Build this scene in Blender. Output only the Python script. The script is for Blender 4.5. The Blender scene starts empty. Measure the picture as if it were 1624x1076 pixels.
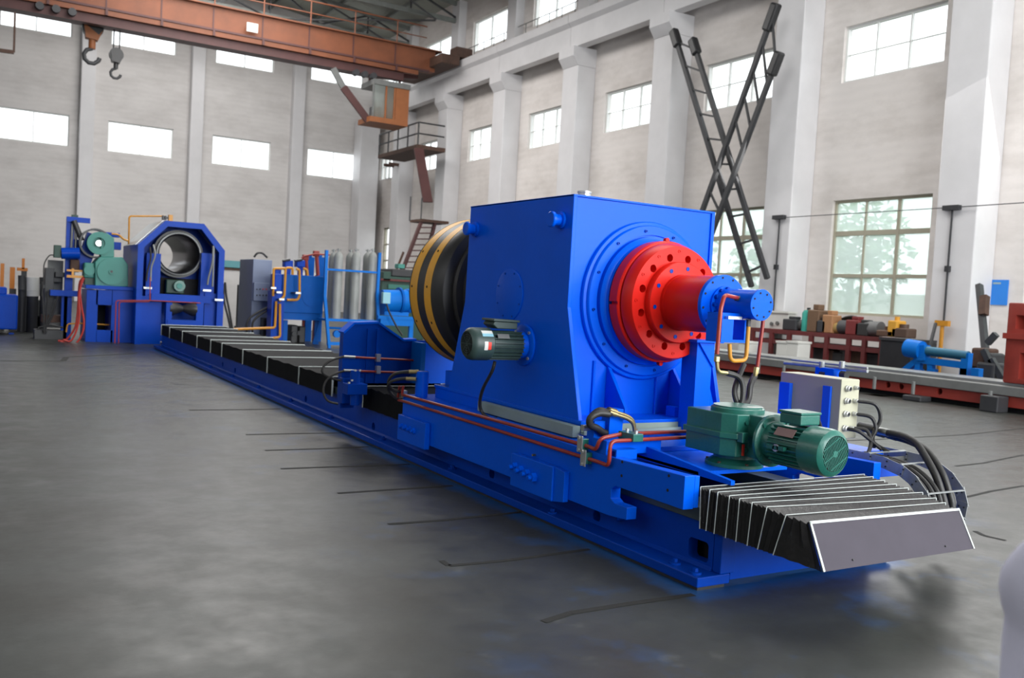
import bpy, bmesh, math, random
from mathutils import Vector, Matrix
random.seed(7)
PI = math.pi
# ------------------------------------------------------------------ camera
SCN = bpy.context.scene
F = 1440.0
YAW, PITCH, ROLL = math.radians(30.9), math.radians(-2.65), math.radians(3.2)
_f = Vector((math.sin(YAW)*math.cos(PITCH), math.cos(YAW)*math.cos(PITCH), math.sin(PITCH)))
_r0 = Vector((math.cos(YAW), -math.sin(YAW), 0)); _u0 = _r0.cross(_f)
_r = _r0*math.cos(ROLL) + _u0*math.sin(ROLL)
_u = -_r0*math.sin(ROLL) + _u0*math.cos(ROLL)
CAM = Vector((-3.43487, -3.63212, 1.55))
cd = bpy.data.cameras.new('camera'); cam = bpy.data.objects.new('camera', cd)
SCN.collection.objects.link(cam)
mw = Matrix((_r, _u, -_f)).transposed().to_4x4(); mw.translation = CAM
cam.matrix_world = mw
cd.sensor_width = 36.0; cd.lens = 36.0*F/1624.0
cd.clip_end = 400; cd.clip_start = 0.05
cd.dof.use_dof = True; cd.dof.focus_distance = 5.6; cd.dof.aperture_fstop = 3.2
SCN.camera = cam
# ------------------------------------------------------------------ light
w = bpy.data.worlds.new('sky'); SCN.world = w; w.use_nodes = True
nt = w.node_tree; bg = nt.nodes['Background']
bg.inputs[0].default_value = (0.93, 0.97, 1.0, 1); bg.inputs[1].default_value = 2.6
def area(name, loc, tgt, sx, sy, power, col=(1, 1, 1)):
    l = bpy.data.lights.new(name, 'AREA'); l.shape = 'RECTANGLE'; l.size = sx; l.size_y = sy
    l.energy = power; l.color = col
    o = bpy.data.objects.new(name, l); SCN.collection.objects.link(o); o.location = loc
    o.rotation_euler = (Vector(tgt)-Vector(loc)).to_track_quat('-Z', 'Y').to_euler()
    return o
area('door_daylight', (6, -13.2, 6.0), (2.5, 4, 1.5), 16, 9, 4300, (0.95, 0.98, 1.0))
area('skylight_near', (8, 6, 16.0), (7, 8, 0), 9, 24, 2900, (1.0, 0.99, 0.97))
area('side_fill', (-14.5, 6, 7.0), (0, 6, 1.0), 24, 5, 520, (1.0, 0.99, 0.97))  # added fill lamp on the left; the side wall has no windows
area('skylight_far', (6, 34, 15.8), (6, 36, 0), 9, 20, 4600, (1.0, 0.98, 0.96))
area('window_daylight', (18.0, 8, 7.5), (4, 6, 2.0), 26, 4, 1500, (1.0, 0.99, 0.97))
vs = SCN.view_settings
vs.view_transform = 'Standard'; vs.look = 'None'; vs.exposure = 0.0; vs.gamma = 1.0
vs.use_curve_mapping = False
# ------------------------------------------------------------------ pixel -> world helpers (photo is 1624x1076)
def _ray(px, py):
    return _r*((px-812)/F) + _u*(-(py-538)/F) + _f
def onp(px, py, ax, v):
    d = _ray(px, py); return CAM + d*((v-CAM[ax])/d[ax])
def onX(px, py, v): return onp(px, py, 0, v)
def onY(px, py, v): return onp(px, py, 1, v)
def onZ(px, py, v): return onp(px, py, 2, v)
# ------------------------------------------------------------------ materials
def mat(name, col, rough=0.5, metal=0.0, var=0.0, vscale=3.0, bump=0.0, bscale=40.0, col2=None, spec=0.5, coat=0.0):
    m = bpy.data.materials.new(name); m.use_nodes = True
    n = m.node_tree.nodes; l = m.node_tree.links; b = n['Principled BSDF']
    b.inputs['Base Color'].default_value = (*col, 1); b.inputs['Roughness'].default_value = rough
    b.inputs['Metallic'].default_value = metal; b.inputs['Specular IOR Level'].default_value = spec
    b.inputs['Coat Weight'].default_value = coat; b.inputs['Coat Roughness'].default_value = 0.12
    tc = n.new('ShaderNodeTexCoord')
    if var > 0 or col2:
        no = n.new('ShaderNodeTexNoise'); no.inputs['Scale'].default_value = vscale
        no.inputs['Detail'].default_value = 6; no.inputs['Roughness'].default_value = 0.6
        l.new(tc.outputs['Object'], no.inputs['Vector'])
        cr = n.new('ShaderNodeValToRGB')
        cr.color_ramp.elements[0].position = 0.3; cr.color_ramp.elements[1].position = 0.7
        c2 = col2 if col2 else tuple(c*(1-var) for c in col)
        cr.color_ramp.elements[0].color = (*c2, 1); cr.color_ramp.elements[1].color = (*col, 1)
        l.new(no.outputs['Fac'], cr.inputs['Fac']); l.new(cr.outputs['Color'], b.inputs['Base Color'])
    if bump > 0:
        no = n.new('ShaderNodeTexNoise'); no.inputs['Scale'].default_value = bscale; no.inputs['Detail'].default_value = 4
        l.new(tc.outputs['Object'], no.inputs['Vector'])
        bp = n.new('ShaderNodeBump'); bp.inputs['Strength'].default_value = bump; bp.inputs['Distance'].default_value = 0.02
        l.new(no.outputs['Fac'], bp.inputs['Height']); l.new(bp.outputs['Normal'], b.inputs['Normal'])
    return m
BLUE = mat('blue_paint', (0.0, 0.105, 0.78), 0.30, var=0.10, vscale=2.0, bump=0.05, bscale=25, spec=0.12)
BLUE_SHADE = mat('shaded_blue_paint', (0.0, 0.052, 0.42), 0.34, var=0.2, vscale=1.5, bump=0.08, bscale=20, spec=0.12)  # darker copy of the same blue paint, shade put into its colour
BLUE_L = mat('light_blue_paint', (0.001, 0.095, 0.42), 0.4, var=0.15, spec=0.12)
BLUE_T = mat('azure_paint', (0.003, 0.16, 0.60), 0.45, var=0.15, spec=0.15)
BLUE_V = mat('vivid_blue_bracket_paint', (0.005, 0.11, 0.85), 0.4, var=0.05)
RED = mat('red_paint', (0.66, 0.014, 0.008), 0.34, var=0.12, vscale=4, spec=0.15)
RED_PIPE = mat('red_pipe_paint', (0.33, 0.035, 0.022), 0.33, var=0.25, vscale=8)
RED_HOSE = mat('red_hose_rubber', (0.42, 0.03, 0.02), 0.5, var=0.2)
RED_M = mat('red_oxide_machine_paint', (0.30, 0.032, 0.020), 0.55, var=0.3, vscale=2)
RED_S = mat('dark_red_shelf_paint', (0.13, 0.018, 0.018), 0.6, var=0.3)
GREEN = mat('dark_green_enamel', (0.018, 0.150, 0.115), 0.33, var=0.2, vscale=6, bump=0.08, bscale=60, coat=0.2)
GREEN_G = mat('grey_green_motor_paint', (0.035, 0.065, 0.060), 0.45, var=0.3, vscale=9)
GREEN_L = mat('pale_green_enamel', (0.045, 0.24, 0.20), 0.5, var=0.12)
GREEN_D = mat('deep_green_machine_paint', (0.010, 0.055, 0.038), 0.5, var=0.3)
YEL = mat('yellow_paint', (0.88, 0.43, 0.025), 0.45, var=0.15, vscale=5)
YPIPE = mat('yellow_pipe_paint', (0.62, 0.27, 0.02), 0.42, var=0.2, vscale=10)
BLK = mat('black_paint', (0.022, 0.022, 0.024), 0.42, var=0.3, vscale=5)
DARK = mat('dark_recess', (0.010, 0.010, 0.012), 0.8)  # near-black for shade painted into holes and openings, also plain dark parts
RUB = mat('black_rubber', (0.022, 0.021, 0.020), 0.5, var=0.3, vscale=20, bump=0.1, bscale=80)
BELL = mat('bellows_fabric', (0.020, 0.019, 0.020), 0.27, var=0.35, vscale=10, bump=0.15, bscale=30)
BELLR = mat('rear_bellows_fabric', (0.014, 0.0145, 0.016), 0.6, var=0.3, vscale=6, spec=0.03)
PLATE = mat('bellows_end_plate', (0.062, 0.054, 0.070), 0.6, var=0.12, vscale=6, spec=0.2)
WHITE_E = mat('white_edge_strip', (0.58, 0.63, 0.61), 0.4)
GALV = mat('galvanised_steel', (0.40, 0.42, 0.42), 0.4, metal=0.35, var=0.3, vscale=12)
CHR = mat('zinc_plated_steel', (0.55, 0.56, 0.56), 0.3, metal=0.7, var=0.15)
STEEL = mat('machined_steel', (0.42, 0.43, 0.42), 0.35, metal=0.9, var=0.25)
BRASS = mat('brass_fitting', (0.52, 0.42, 0.20), 0.35, metal=0.9, var=0.2)
WAY = mat('slideway_steel', (0.07, 0.10, 0.10), 0.4, metal=0.3, var=0.3)
TRAY = mat('grey_green_tray_paint', (0.27, 0.35, 0.31), 0.5, var=0.15)
BEIGE = mat('beige_cabinet_paint', (0.46, 0.45, 0.34), 0.5, var=0.06, spec=0.15)
CAB = mat('grey_blue_cabinet_paint', (0.20, 0.24, 0.34), 0.5, var=0.08)
CYLG = mat('grey_cylinder_paint', (0.27, 0.28, 0.27), 0.42, var=0.15)
WHT = mat('white_plastic', (0.68, 0.68, 0.64), 0.5, var=0.05)
ORG = mat('orange_crane_paint', (0.20, 0.060, 0.022), 0.6, var=0.3, vscale=1.2)
ORG2 = mat('crane_cab_orange_paint', (0.30, 0.10, 0.03), 0.6, var=0.2)
MAROON = mat('maroon_girder_paint', (0.085, 0.030, 0.028), 0.6, var=0.3, vscale=1)
ORB = mat('orange_safety_paint', (0.60, 0.19, 0.015), 0.5, var=0.2)
BRN = mat('rusty_brown_steel', (0.085, 0.040, 0.025), 0.7, var=0.4, vscale=6)
GRY = mat('grey_steel_paint', (0.16, 0.165, 0.16), 0.55, var=0.25)
GRYD = mat('dark_grey_steel', (0.035, 0.036, 0.040), 0.5, var=0.3)
ROOF = mat('roof_panel', (0.30, 0.31, 0.27), 0.8, var=0.2, vscale=0.6)
TRUSS = mat('truss_grey_paint', (0.20, 0.215, 0.20), 0.7, var=0.3)
POST = mat('blue_notice_print', (0.02, 0.22, 0.72), 0.5, var=0.05)
CLOTH = mat('pale_lilac_fabric', (0.74, 0.74, 0.90), 0.8, var=0.12, vscale=5)
FRM = mat('window_frame_beige_paint', (0.42, 0.39, 0.30), 0.6, var=0.1)
FRMW = mat('window_frame_white_paint', (0.75, 0.76, 0.74), 0.6)
LEAF = mat('tree_foliage', (0.10, 0.28, 0.06), 0.7, var=0.5, vscale=2.5)
BARK = mat('tree_bark', (0.06, 0.045, 0.03), 0.9)
SPARK = mat('polished_steel_tube_inside', (0.15, 0.15, 0.165), 0.22, metal=0.9, var=0.2)
LABR = mat('red_label_print', (0.70, 0.04, 0.02), 0.5)
LABB = mat('pale_blue_label_print', (0.25, 0.50, 0.60), 0.5)
LABG = mat('metal_nameplate', (0.30, 0.20, 0.17), 0.4, metal=0.4)

def glass(name, tint, haze):
    m = bpy.data.materials.new(name); m.use_nodes = True
    n = m.node_tree.nodes; l = m.node_tree.links; n.clear()
    out = n.new('ShaderNodeOutputMaterial'); tr = n.new('ShaderNodeBsdfTransparent'); tl = n.new('ShaderNodeBsdfTranslucent')
    gl = n.new('ShaderNodeBsdfGlossy'); gl.inputs['Roughness'].default_value = 0.1
    tr.inputs[0].default_value = (*tint, 1); tl.inputs[0].default_value = (0.85, 0.92, 0.88, 1)
    m1 = n.new('ShaderNodeMixShader'); m1.inputs[0].default_value = haze
    m2 = n.new('ShaderNodeMixShader'); m2.inputs[0].default_value = 0.05
    no = n.new('ShaderNodeTexNoise'); no.inputs['Scale'].default_value = 1.5
    l.new(tr.outputs[0], m1.inputs[1]); l.new(tl.outputs[0], m1.inputs[2]); l.new(m1.outputs[0], m2.inputs[1]); l.new(gl.outputs[0], m2.inputs[2])
    l.new(m2.outputs[0], out.inputs[0]); return m
GLS = glass('bright_window_glass', (1, 1, 1), 0.05)
GLF = glass('frosted_window_glass', (0.95, 1.0, 0.98), 0.48)

def wall_mat(name, col, dirt):
    m = bpy.data.materials.new(name); m.use_nodes = True
    n = m.node_tree.nodes; l = m.node_tree.links; b = n['Principled BSDF']; b.inputs['Roughness'].default_value = 0.85
    tc = n.new('ShaderNodeTexCoord')
    mp = n.new('ShaderNodeMapping'); mp.inputs['Scale'].default_value = (1, 1, 2.2)
    l.new(tc.outputs['Object'], mp.inputs[0])
    no = n.new('ShaderNodeTexNoise'); no.inputs['Scale'].default_value = 0.5; no.inputs['Detail'].default_value = 9; no.inputs['Roughness'].default_value = 0.65
    l.new(mp.outputs[0], no.inputs['Vector'])
    cr = n.new('ShaderNodeValToRGB'); e = cr.color_ramp.elements
    e[0].position = 0.30; e[0].color = (*dirt, 1); e[1].position = 0.56; e[1].color = (*col, 1)
    l.new(no.outputs['Fac'], cr.inputs[0])
    # streak joints between brick courses
    wv = n.new('ShaderNodeTexWave'); wv.bands_direction = 'Z'; wv.inputs['Scale'].default_value = 1.2; wv.inputs['Distortion'].default_value = 3.0
    wv.inputs['Detail'].default_value = 3; l.new(tc.outputs['Object'], wv.inputs['Vector'])
    mx = n.new('ShaderNodeMixRGB'); mx.blend_type = 'MULTIPLY'; mx.inputs[0].default_value = 0.03
    l.new(cr.outputs[0], mx.inputs[1]); l.new(wv.outputs[0], mx.inputs[2]); l.new(mx.outputs[0], b.inputs['Base Color'])
    bp = n.new('ShaderNodeBump'); bp.inputs['Strength'].default_value = 0.15; l.new(no.outputs['Fac'], bp.inputs['Height']); l.new(bp.outputs[0], b.inputs['Normal'])
    return m
WALL = wall_mat('whitewashed_brick', (0.75, 0.705, 0.675), (0.61, 0.565, 0.53))
WALLB = wall_mat('whitewashed_brick_far', (0.68, 0.655, 0.64), (0.57, 0.545, 0.53))
COL = mat('white_plastered_concrete', (0.69, 0.68, 0.69), 0.45, var=0.12, vscale=0.8)

def floor_mat():
    m = bpy.data.materials.new('worn_concrete_floor'); m.use_nodes = True
    n = m.node_tree.nodes; l = m.node_tree.links; b = n['Principled BSDF']
    b.inputs['Specular IOR Level'].default_value = 0.27
    tc = n.new('ShaderNodeTexCoord')
    def noise(sc, det, off, sy=1.0):
        mp = n.new('ShaderNodeMapping'); mp.inputs['Location'].default_value = (off, off*2, 0); mp.inputs['Scale'].default_value = (1, sy, 1)
        l.new(tc.outputs['Object'], mp.inputs[0])
        t = n.new('ShaderNodeTexNoise'); t.inputs['Scale'].default_value = sc; t.inputs['Detail'].default_value = det; t.inputs['Roughness'].default_value = 0.62
        l.new(mp.outputs[0], t.inputs['Vector']); return t
    def ramp(src, p0, c0, p1, c1):
        r = n.new('ShaderNodeValToRGB'); r.color_ramp.elements[0].position = p0; r.color_ramp.elements[1].position = p1
        r.color_ramp.elements[0].color = (*c0, 1); r.color_ramp.elements[1].color = (*c1, 1); l.new(src, r.inputs[0]); return r
    a = noise(0.55, 8, 3.0, 1.6); base = ramp(a.outputs['Fac'], 0.32, (0.027, 0.027, 0.023), 0.66, (0.046, 0.050, 0.047))
    c = noise(3.4, 10, 11.0); st = ramp(c.outputs['Fac'], 0.60, (0, 0, 0), 0.72, (1, 1, 1))
    mx = n.new('ShaderNodeMixRGB'); mx.inputs[2].default_value = (0.085, 0.088, 0.083, 1)
    ml = n.new('ShaderNodeMath'); ml.operation = 'MULTIPLY'; ml.inputs[1].default_value = 0.5; l.new(st.outputs[0], ml.inputs[0])
    l.new(ml.outputs[0], mx.inputs[0]); l.new(base.outputs[0], mx.inputs[1])
    d = noise(1.1, 9, 27.0); dk = ramp(d.outputs['Fac'], 0.58, (0, 0, 0), 0.75, (1, 1, 1))
    m3 = n.new('ShaderNodeMixRGB'); m3.inputs[2].default_value = (0.026, 0.025, 0.022, 1)
    ml2 = n.new('ShaderNodeMath'); ml2.operation = 'MULTIPLY'; ml2.inputs[1].default_value = 0.55; l.new(dk.outputs[0], ml2.inputs[0])
    l.new(ml2.outputs[0], m3.inputs[0]); l.new(mx.outputs[0], m3.inputs[1])
    # blue overspray on the concrete around the foot of the bed: distance to the rectangle x 0..1.65, y 0..17
    sp = n.new('ShaderNodeSeparateXYZ'); l.new(tc.outputs['Object'], sp.inputs[0])
    def M(op, x, y=None):
        q = n.new('ShaderNodeMath'); q.operation = op
        for i, v in enumerate((x, y)):
            if v is None: continue
            if isinstance(v, (int, float)): q.inputs[i].default_value = v
            else: l.new(v, q.inputs[i])
        return q.outputs[0]
    dx = M('MAXIMUM', M('SUBTRACT', M('ABSOLUTE', M('SUBTRACT', sp.outputs[0], 0.82)), 0.82), 0.0)
    dy = M('MAXIMUM', M('SUBTRACT', M('ABSOLUTE', M('SUBTRACT', sp.outputs[1], 8.5)), 8.5), 0.0)
    dist = M('SQRT', M('ADD', M('MULTIPLY', dx, dx), M('MULTIPLY', dy, dy)))
    nz = noise(5.0, 6, 5.0)
    k = M('SUBTRACT', 1.0, M('DIVIDE', dist, 0.16)); k = M('ADD', k, M('MULTIPLY', M('SUBTRACT', nz.outputs['Fac'], 0.5), 1.4))
    k = M('MINIMUM', M('MAXIMUM', M('MULTIPLY', k, 0.75), 0.0), 0.8)
    # scattered faint blue smears near the end of the machine
    nb = noise(1.7, 5, 41.0); k2 = ramp(nb.outputs['Fac'], 0.56, (0, 0, 0), 0.70, (1, 1, 1))
    far = M('MAXIMUM', M('SUBTRACT', 1.0, M('DIVIDE', M('ADD', dist, 0.0), 2.2)), 0.0)
    k = M('MAXIMUM', k, M('MULTIPLY', M('MULTIPLY', k2.outputs[0], far), 0.35))
    m4 = n.new('ShaderNodeMixRGB'); m4.inputs[2].default_value = (0.01, 0.10, 0.32, 1)
    l.new(k, m4.inputs[0]); l.new(m3.outputs[0], m4.inputs[1]); l.new(m4.outputs[0], b.inputs['Base Color'])
    rr = ramp(c.outputs['Fac'], 0.3, (0.30,)*3, 0.7, (0.46,)*3); l.new(rr.outputs[0], b.inputs['Roughness'])
    bp = n.new('ShaderNodeBump'); bp.inputs['Strength'].default_value = 0.10; bp.inputs['Distance'].default_value = 0.02
    l.new(c.outputs['Fac'], bp.inputs['Height']); l.new(bp.outputs[0], b.inputs['Normal'])
    return m
FLOOR = floor_mat()
# ------------------------------------------------------------------ mesh building
WL = {}
def wl(o): return WL.get(o.name, Vector((0, 0, 0)))
class MB:
    def __init__(s): s.v = []; s.f = []
    def add(s, vs, fs):
        k = len(s.v); s.v += [Vector(p) for p in vs]; s.f += [tuple(i+k for i in f) for f in fs]; return s
    def box(s, x0, x1, y0, y1, z0, z1):
        return s.add([(x, y, z) for z in (z0, z1) for y in (y0, y1) for x in (x0, x1)],
                     [(0, 2, 3, 1), (4, 5, 7, 6), (0, 1, 5, 4), (2, 6, 7, 3), (0, 4, 6, 2), (1, 3, 7, 5)])
    def bar(s, p0, p1, w, h, up=(0, 0, 1)):
        p0 = Vector(p0); p1 = Vector(p1); d = (p1-p0).normalized(); up = Vector(up)
        if abs(d.dot(up)) > .98: up = Vector((0, 1, 0))
        a = d.cross(up).normalized()*w/2; b = a.cross(d).normalized()*h/2
        vs = [p+i*a+j*b for p in (p0, p1) for j in (-1, 1) for i in (-1, 1)]
        return s.add(vs, [(0, 1, 3, 2), (4, 6, 7, 5), (0, 4, 5, 1), (2, 3, 7, 6), (0, 2, 6, 4), (1, 5, 7, 3)])
    def prism(s, pts, ax, a0, a1):
        # pts: 2D polygon in the two remaining axes (in axis order)
        o = [i for i in range(3) if i != ax]; n = len(pts); vs = []
        for a in (a0, a1):
            for p in pts:
                q = [0, 0, 0]; q[ax] = a; q[o[0]] = p[0]; q[o[1]] = p[1]; vs.append(q)
        fs = [tuple(range(n))[::-1], tuple(range(n, 2*n))] + [(i, (i+1) % n, (i+1) % n+n, i+n) for i in range(n)]
        return s.add(vs, fs)
    def cyl(s, p0, p1, r0, r1=None, n=16):
        return s.lathe([(0, 0), (r0, 0), (r1 if r1 is not None else r0, 1), (0, 1)], p0, p1, n)
    def lathe(s, prof, p0, p1, n=24, unit=True):
        # prof: (radius, t) with t a fraction of p0->p1 (unit) or metres along it
        p0 = Vector(p0); p1 = Vector(p1); L = (p1-p0).length; d = (p1-p0)/L
        a = d.orthogonal().normalized(); b = d.cross(a); vs = []; fs = []; ring = []
        for r, t in prof:
            c = p0 + d*(t*L if unit else t)
            if r <= 1e-6: ring.append((len(vs), 1)); vs.append(c)
            else:
                ring.append((len(vs), n)); vs += [c+(a*math.cos(2*PI*i/n)+b*math.sin(2*PI*i/n))*r for i in range(n)]
        for (i0, n0), (i1, n1) in zip(ring, ring[1:]):
            for i in range(n):
                j = (i+1) % n
                if n0 == 1 and n1 == 1: break
                if n0 == 1: fs.append((i0, i1+j, i1+i))
                elif n1 == 1: fs.append((i0+i, i0+j, i1))
                else: fs.append((i0+i, i0+j, i1+j, i1+i))
        return s.add(vs, fs)
    def tube(s, pts, r, n=10, bend=0.0, caps=True):
        P = [Vector(p) for p in pts]
        if bend > 0 and len(P) > 2:
            Q = [P[0]]
            for i in range(1, len(P)-1):
                a, b, c = P[i-1], P[i], P[i+1]
                d1 = min(bend, (a-b).length*.49); d2 = min(bend, (c-b).length*.49)
                s0 = b+(a-b).normalized()*d1; s1 = b+(c-b).normalized()*d2
                for k in range(6):
                    t = k/5; Q.append(s0*(1-t)**2+b*2*t*(1-t)+s1*t*t)
            Q.append(P[-1]); P = Q
        d = (P[1]-P[0]).normalized(); a = d.orthogonal().normalized(); vs = []; fs = []
        for i, p in enumerate(P):
            if i == 0: t = P[1]-P[0]
            elif i == len(P)-1: t = P[-1]-P[-2]
            else: t = (P[i+1]-P[i]).normalized()+(P[i]-P[i-1]).normalized()
            t.normalize(); a = (a-t*a.dot(t)).normalized(); b = t.cross(a)
            vs += [p+(a*math.cos(2*PI*k/n)+b*math.sin(2*PI*k/n))*r for k in range(n)]
        for i in range(len(P)-1):
            for k in range(n):
                j = (k+1) % n; fs.append((i*n+k, i*n+j, (i+1)*n+j, (i+1)*n+k))
        if caps: fs.append(tuple(range(n))[::-1]); fs.append(tuple(range((len(P)-1)*n, len(P)*n)))
        return s.add(vs, fs)
    def curve(s, pts, r, n=10, sub=6):
        # Catmull-Rom through the points
        P = [Vector(p) for p in pts]; P = [P[0]*2-P[1]] + P + [P[-1]*2-P[-2]]; Q = []
        for i in range(1, len(P)-2):
            for k in range(sub):
                t = k/sub; a, b, c, d = P[i-1:i+3]
                Q.append(0.5*((2*b)+(c-a)*t+(2*a-5*b+4*c-d)*t*t+(-a+3*b-3*c+d)*t**3))
        Q.append(P[-2]); return s.tube(Q, r, n)
    def grid(s, rows):
        m = len(rows[0]); vs = [p for r in rows for p in r]
        return s.add(vs, [(i*m+j, i*m+j+1, (i+1)*m+j+1, (i+1)*m+j) for i in range(len(rows)-1) for j in range(m-1)])
    def hexbolt(s, p, d, r, h):
        p = Vector(p); d = Vector(d).normalized(); return s.lathe([(0, 0), (r, 0), (r, h), (0, h)], p, p+d, 6, unit=False)
    def build(s, name, m, parent=None, smooth=True, bevel=0.0, kind=None, label=None, loc=None):
        me = bpy.data.meshes.new(name)
        if parent is None:
            if loc is None:
                xs = [v.x for v in s.v]; ys = [v.y for v in s.v]; zs = [v.z for v in s.v]
                loc = Vector(((min(xs)+max(xs))/2, (min(ys)+max(ys))/2, min(zs)))
            base = Vector(loc)
        else: base = wl(parent)
        me.from_pydata([v-base for v in s.v], [], s.f)
        bm = bmesh.new(); bm.from_mesh(me); bmesh.ops.recalc_face_normals(bm, faces=bm.faces); bm.to_mesh(me); bm.free()
        if smooth:
            me.polygons.foreach_set('use_smooth', [True]*len(me.polygons)); me.set_sharp_from_angle(angle=math.radians(35))
        me.materials.append(m)
        o = bpy.data.objects.new(name, me); SCN.collection.objects.link(o)
        if parent is None: o.location = base
        else: o.parent = parent
        WL[o.name] = base
        if bevel > 0:
            b = o.modifiers.new('bevel', 'BEVEL'); b.width = bevel; b.segments = 2; b.limit_method = 'ANGLE'; b.angle_limit = math.radians(40)
        if kind: o['kind'] = kind
        if label: o['label'] = label
        return o
def thing(name, loc, label, cat, group=None):
    o = bpy.data.objects.new(name, None); SCN.collection.objects.link(o); o.location = loc; WL[o.name] = Vector(loc)
    o.empty_display_size = 0.1; o['label'] = label; o['category'] = cat
    if group: o['group'] = group
    return o
def tag(o, label, cat, group=None):
    o['label'] = label; o['category'] = cat
    if group: o['group'] = group
    return o
def copy_tree(o, loc, label=None):
    c = o.copy(); SCN.collection.objects.link(c); c.location = loc; WL[c.name] = Vector(loc)
    if label: c['label'] = label
    for ch in o.children:
        d = ch.copy(); SCN.collection.objects.link(d); d.parent = c; WL[d.name] = Vector(loc)
        for g in ch.children:
            e = g.copy(); SCN.collection.objects.link(e); e.parent = d; WL[e.name] = Vector(loc)
    return c
def cut(o, cutter):
    """subtract a mesh builder's solids from an object, applied at once"""
    me = bpy.data.meshes.new('cutter'); base = wl(o); me.from_pydata([v-base for v in cutter.v], [], cutter.f)
    bm = bmesh.new(); bm.from_mesh(me); bmesh.ops.recalc_face_normals(bm, faces=bm.faces); bm.to_mesh(me); bm.free()
    c = bpy.data.objects.new('cutter', me); SCN.collection.objects.link(c)
    if o.parent is None: c.location = o.location
    else: c.parent = o.parent
    b = o.modifiers.new('cut', 'BOOLEAN'); b.object = c; b.operation = 'DIFFERENCE'; b.solver = 'EXACT'
    bpy.context.view_layer.update(); dg = bpy.context.evaluated_depsgraph_get()
    nm = bpy.data.meshes.new_from_object(o.evaluated_get(dg)); nm.name = o.data.name
    o.modifiers.clear(); o.data = nm; bpy.data.objects.remove(c, do_unlink=True)
    nm.polygons.foreach_set('use_smooth', [True]*len(nm.polygons)); nm.set_sharp_from_angle(angle=math.radians(35))
def circ(cx, cz, r, k, n, off=0.0):
    a = 2*PI*(k+off)/n; return cx+r*math.cos(a), cz+r*math.sin(a)
# ================================================================== THE HALL
WX, WY = 18.6, 51.0
fl = MB().add([(-15, -14, 0), (24, -14, 0), (24, WY+.4, 0), (-15, WY+.4, 0)], [(0, 1, 2, 3)]).build('floor', FLOOR, None, False, kind='structure', loc=(0, 0, 0))
fl['label'] = 'worn dark grey concrete floor of the machine hall'
# joints across the concrete (thin dark grooves filled with dirt), each a piece of the floor
def joint(pts, wd=0.02):
    P = [onZ(px, py, 0) for px, py in pts]; m = MB()
    for a, b in zip(P, P[1:]):
        d = (b-a).normalized(); s = Vector((-d.y, d.x, 0))*wd/2
        m.add([a-s+Vector((0, 0, .002)), b-s+Vector((0, 0, .002)), b+s+Vector((0, 0, .002)), a+s+Vector((0, 0, .002))], [(0, 1, 2, 3)])
    m.build('floor_joint', JOINT, fl, False)
JOINT = mat('dirty_floor_joint', (0.010, 0.010, 0.009), 0.9, var=0.3, vscale=9)
for p, wd in (([(862, 987), (905, 973), (1000, 958), (1100, 944)], .022), ([(700, 890), (712, 898), (800, 890), (935, 872)], .018),
              ([(615, 832), (700, 826), (826, 813)], .02), ([(535, 783), (640, 776), (718, 771)], .02), ([(445, 744), (560, 740), (650, 737)], .02),
              ([(0, 573), (100, 573), (105, 567), (180, 563), (215, 561)], .05), ([(420, 715), (520, 712), (585, 709)], .02),
              ([(390, 690), (480, 688), (545, 687)], .02), ([(300, 651), (400, 650), (445, 649)], .025),
              ([(1330, 680+20), (1400, 697), (1530, 690), (1624, 680)], .02), ([(1515, 740), (1560, 735), (1624, 722)], .02),
              ([(1528, 790), (1570, 780), (1624, 771)], .018), ([(1546, 843), (1560, 850), (1595, 858)], .02)):
    joint(p, wd*2.0)
for (px, py) in ((1540, 815), (1585, 800)):
    pass
def wallx(name, X0, X1, y0, y1, z0, z1, holes, m):
    """wall slab normal to X with window openings (ya, yb, za, zb)"""
    ys = sorted({y0, y1, *[h[0] for h in holes], *[h[1] for h in holes]}); zs = sorted({z0, z1, *[h[2] for h in holes], *[h[3] for h in holes]})
    b = MB()
    for i in range(len(zs)-1):
        run = None
        for j in range(len(ys)-1):
            c = ((ys[j]+ys[j+1])/2, (zs[i]+zs[i+1])/2)
            solid = not any(h[0] < c[0] < h[1] and h[2] < c[1] < h[3] for h in holes)
            if solid and run is None: run = ys[j]
            if (not solid) and run is not None: b.box(X0, X1, run, ys[j], zs[i], zs[i+1]); run = None
        if run is not None: b.box(X0, X1, run, ys[-1], zs[i], zs[i+1])
    return b
WC = [13.35+5.93*k for k in range(-4, 7)]            # window centres along the right wall
CC = [10.4+5.93*k for k in range(-4, 8)]             # column centres
HR = []
for c in WC:
    HR.append((c-1.66, c+1.66, 8.42, 10.07)); HR.append((c-1.75, c+1.75, 14.05, 15.65))
    if c < 24 or abs(c-36.95) < .1: HR.append((c-1.64, c+1.64, 1.58, 4.95))
HR.append((48.0, 50.0, 8.42, 10.07)); HR.append((46.6, 49.6, 2.4, 5.4))
wr = wallx('wall_right', WX, WX+.35, -14, WY+.35, 0, 17.2, HR, WALL).build('wall_right', WALL, None, False, kind='structure', loc=(0, 0, 0))
wr['label'] = 'whitewashed brick long wall on the right with rows of windows'
HB = []; BC = [-12.1, -6.45, -0.8, 4.5, 10.05, 15.7]
for c in BC: HB += [(c-1.7, c+1.7, 8.27, 9.95), (c-1.7, c+1.7, 14.05, 15.5)]
b = wallx('', WY, WY+.35, -15, WX, 0, 21, HB, WALLB)
b.v = [Vector((v.y, v.x, v.z)) for v in b.v]
wb = b.build('wall_left', WALLB, None, False, kind='structure', loc=(0, 0, 0)); wb['label'] = 'whitewashed brick end wall with two rows of bright windows'
HL = []
HD = [(-3.0, 15.0, 0, 10.5)]
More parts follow.
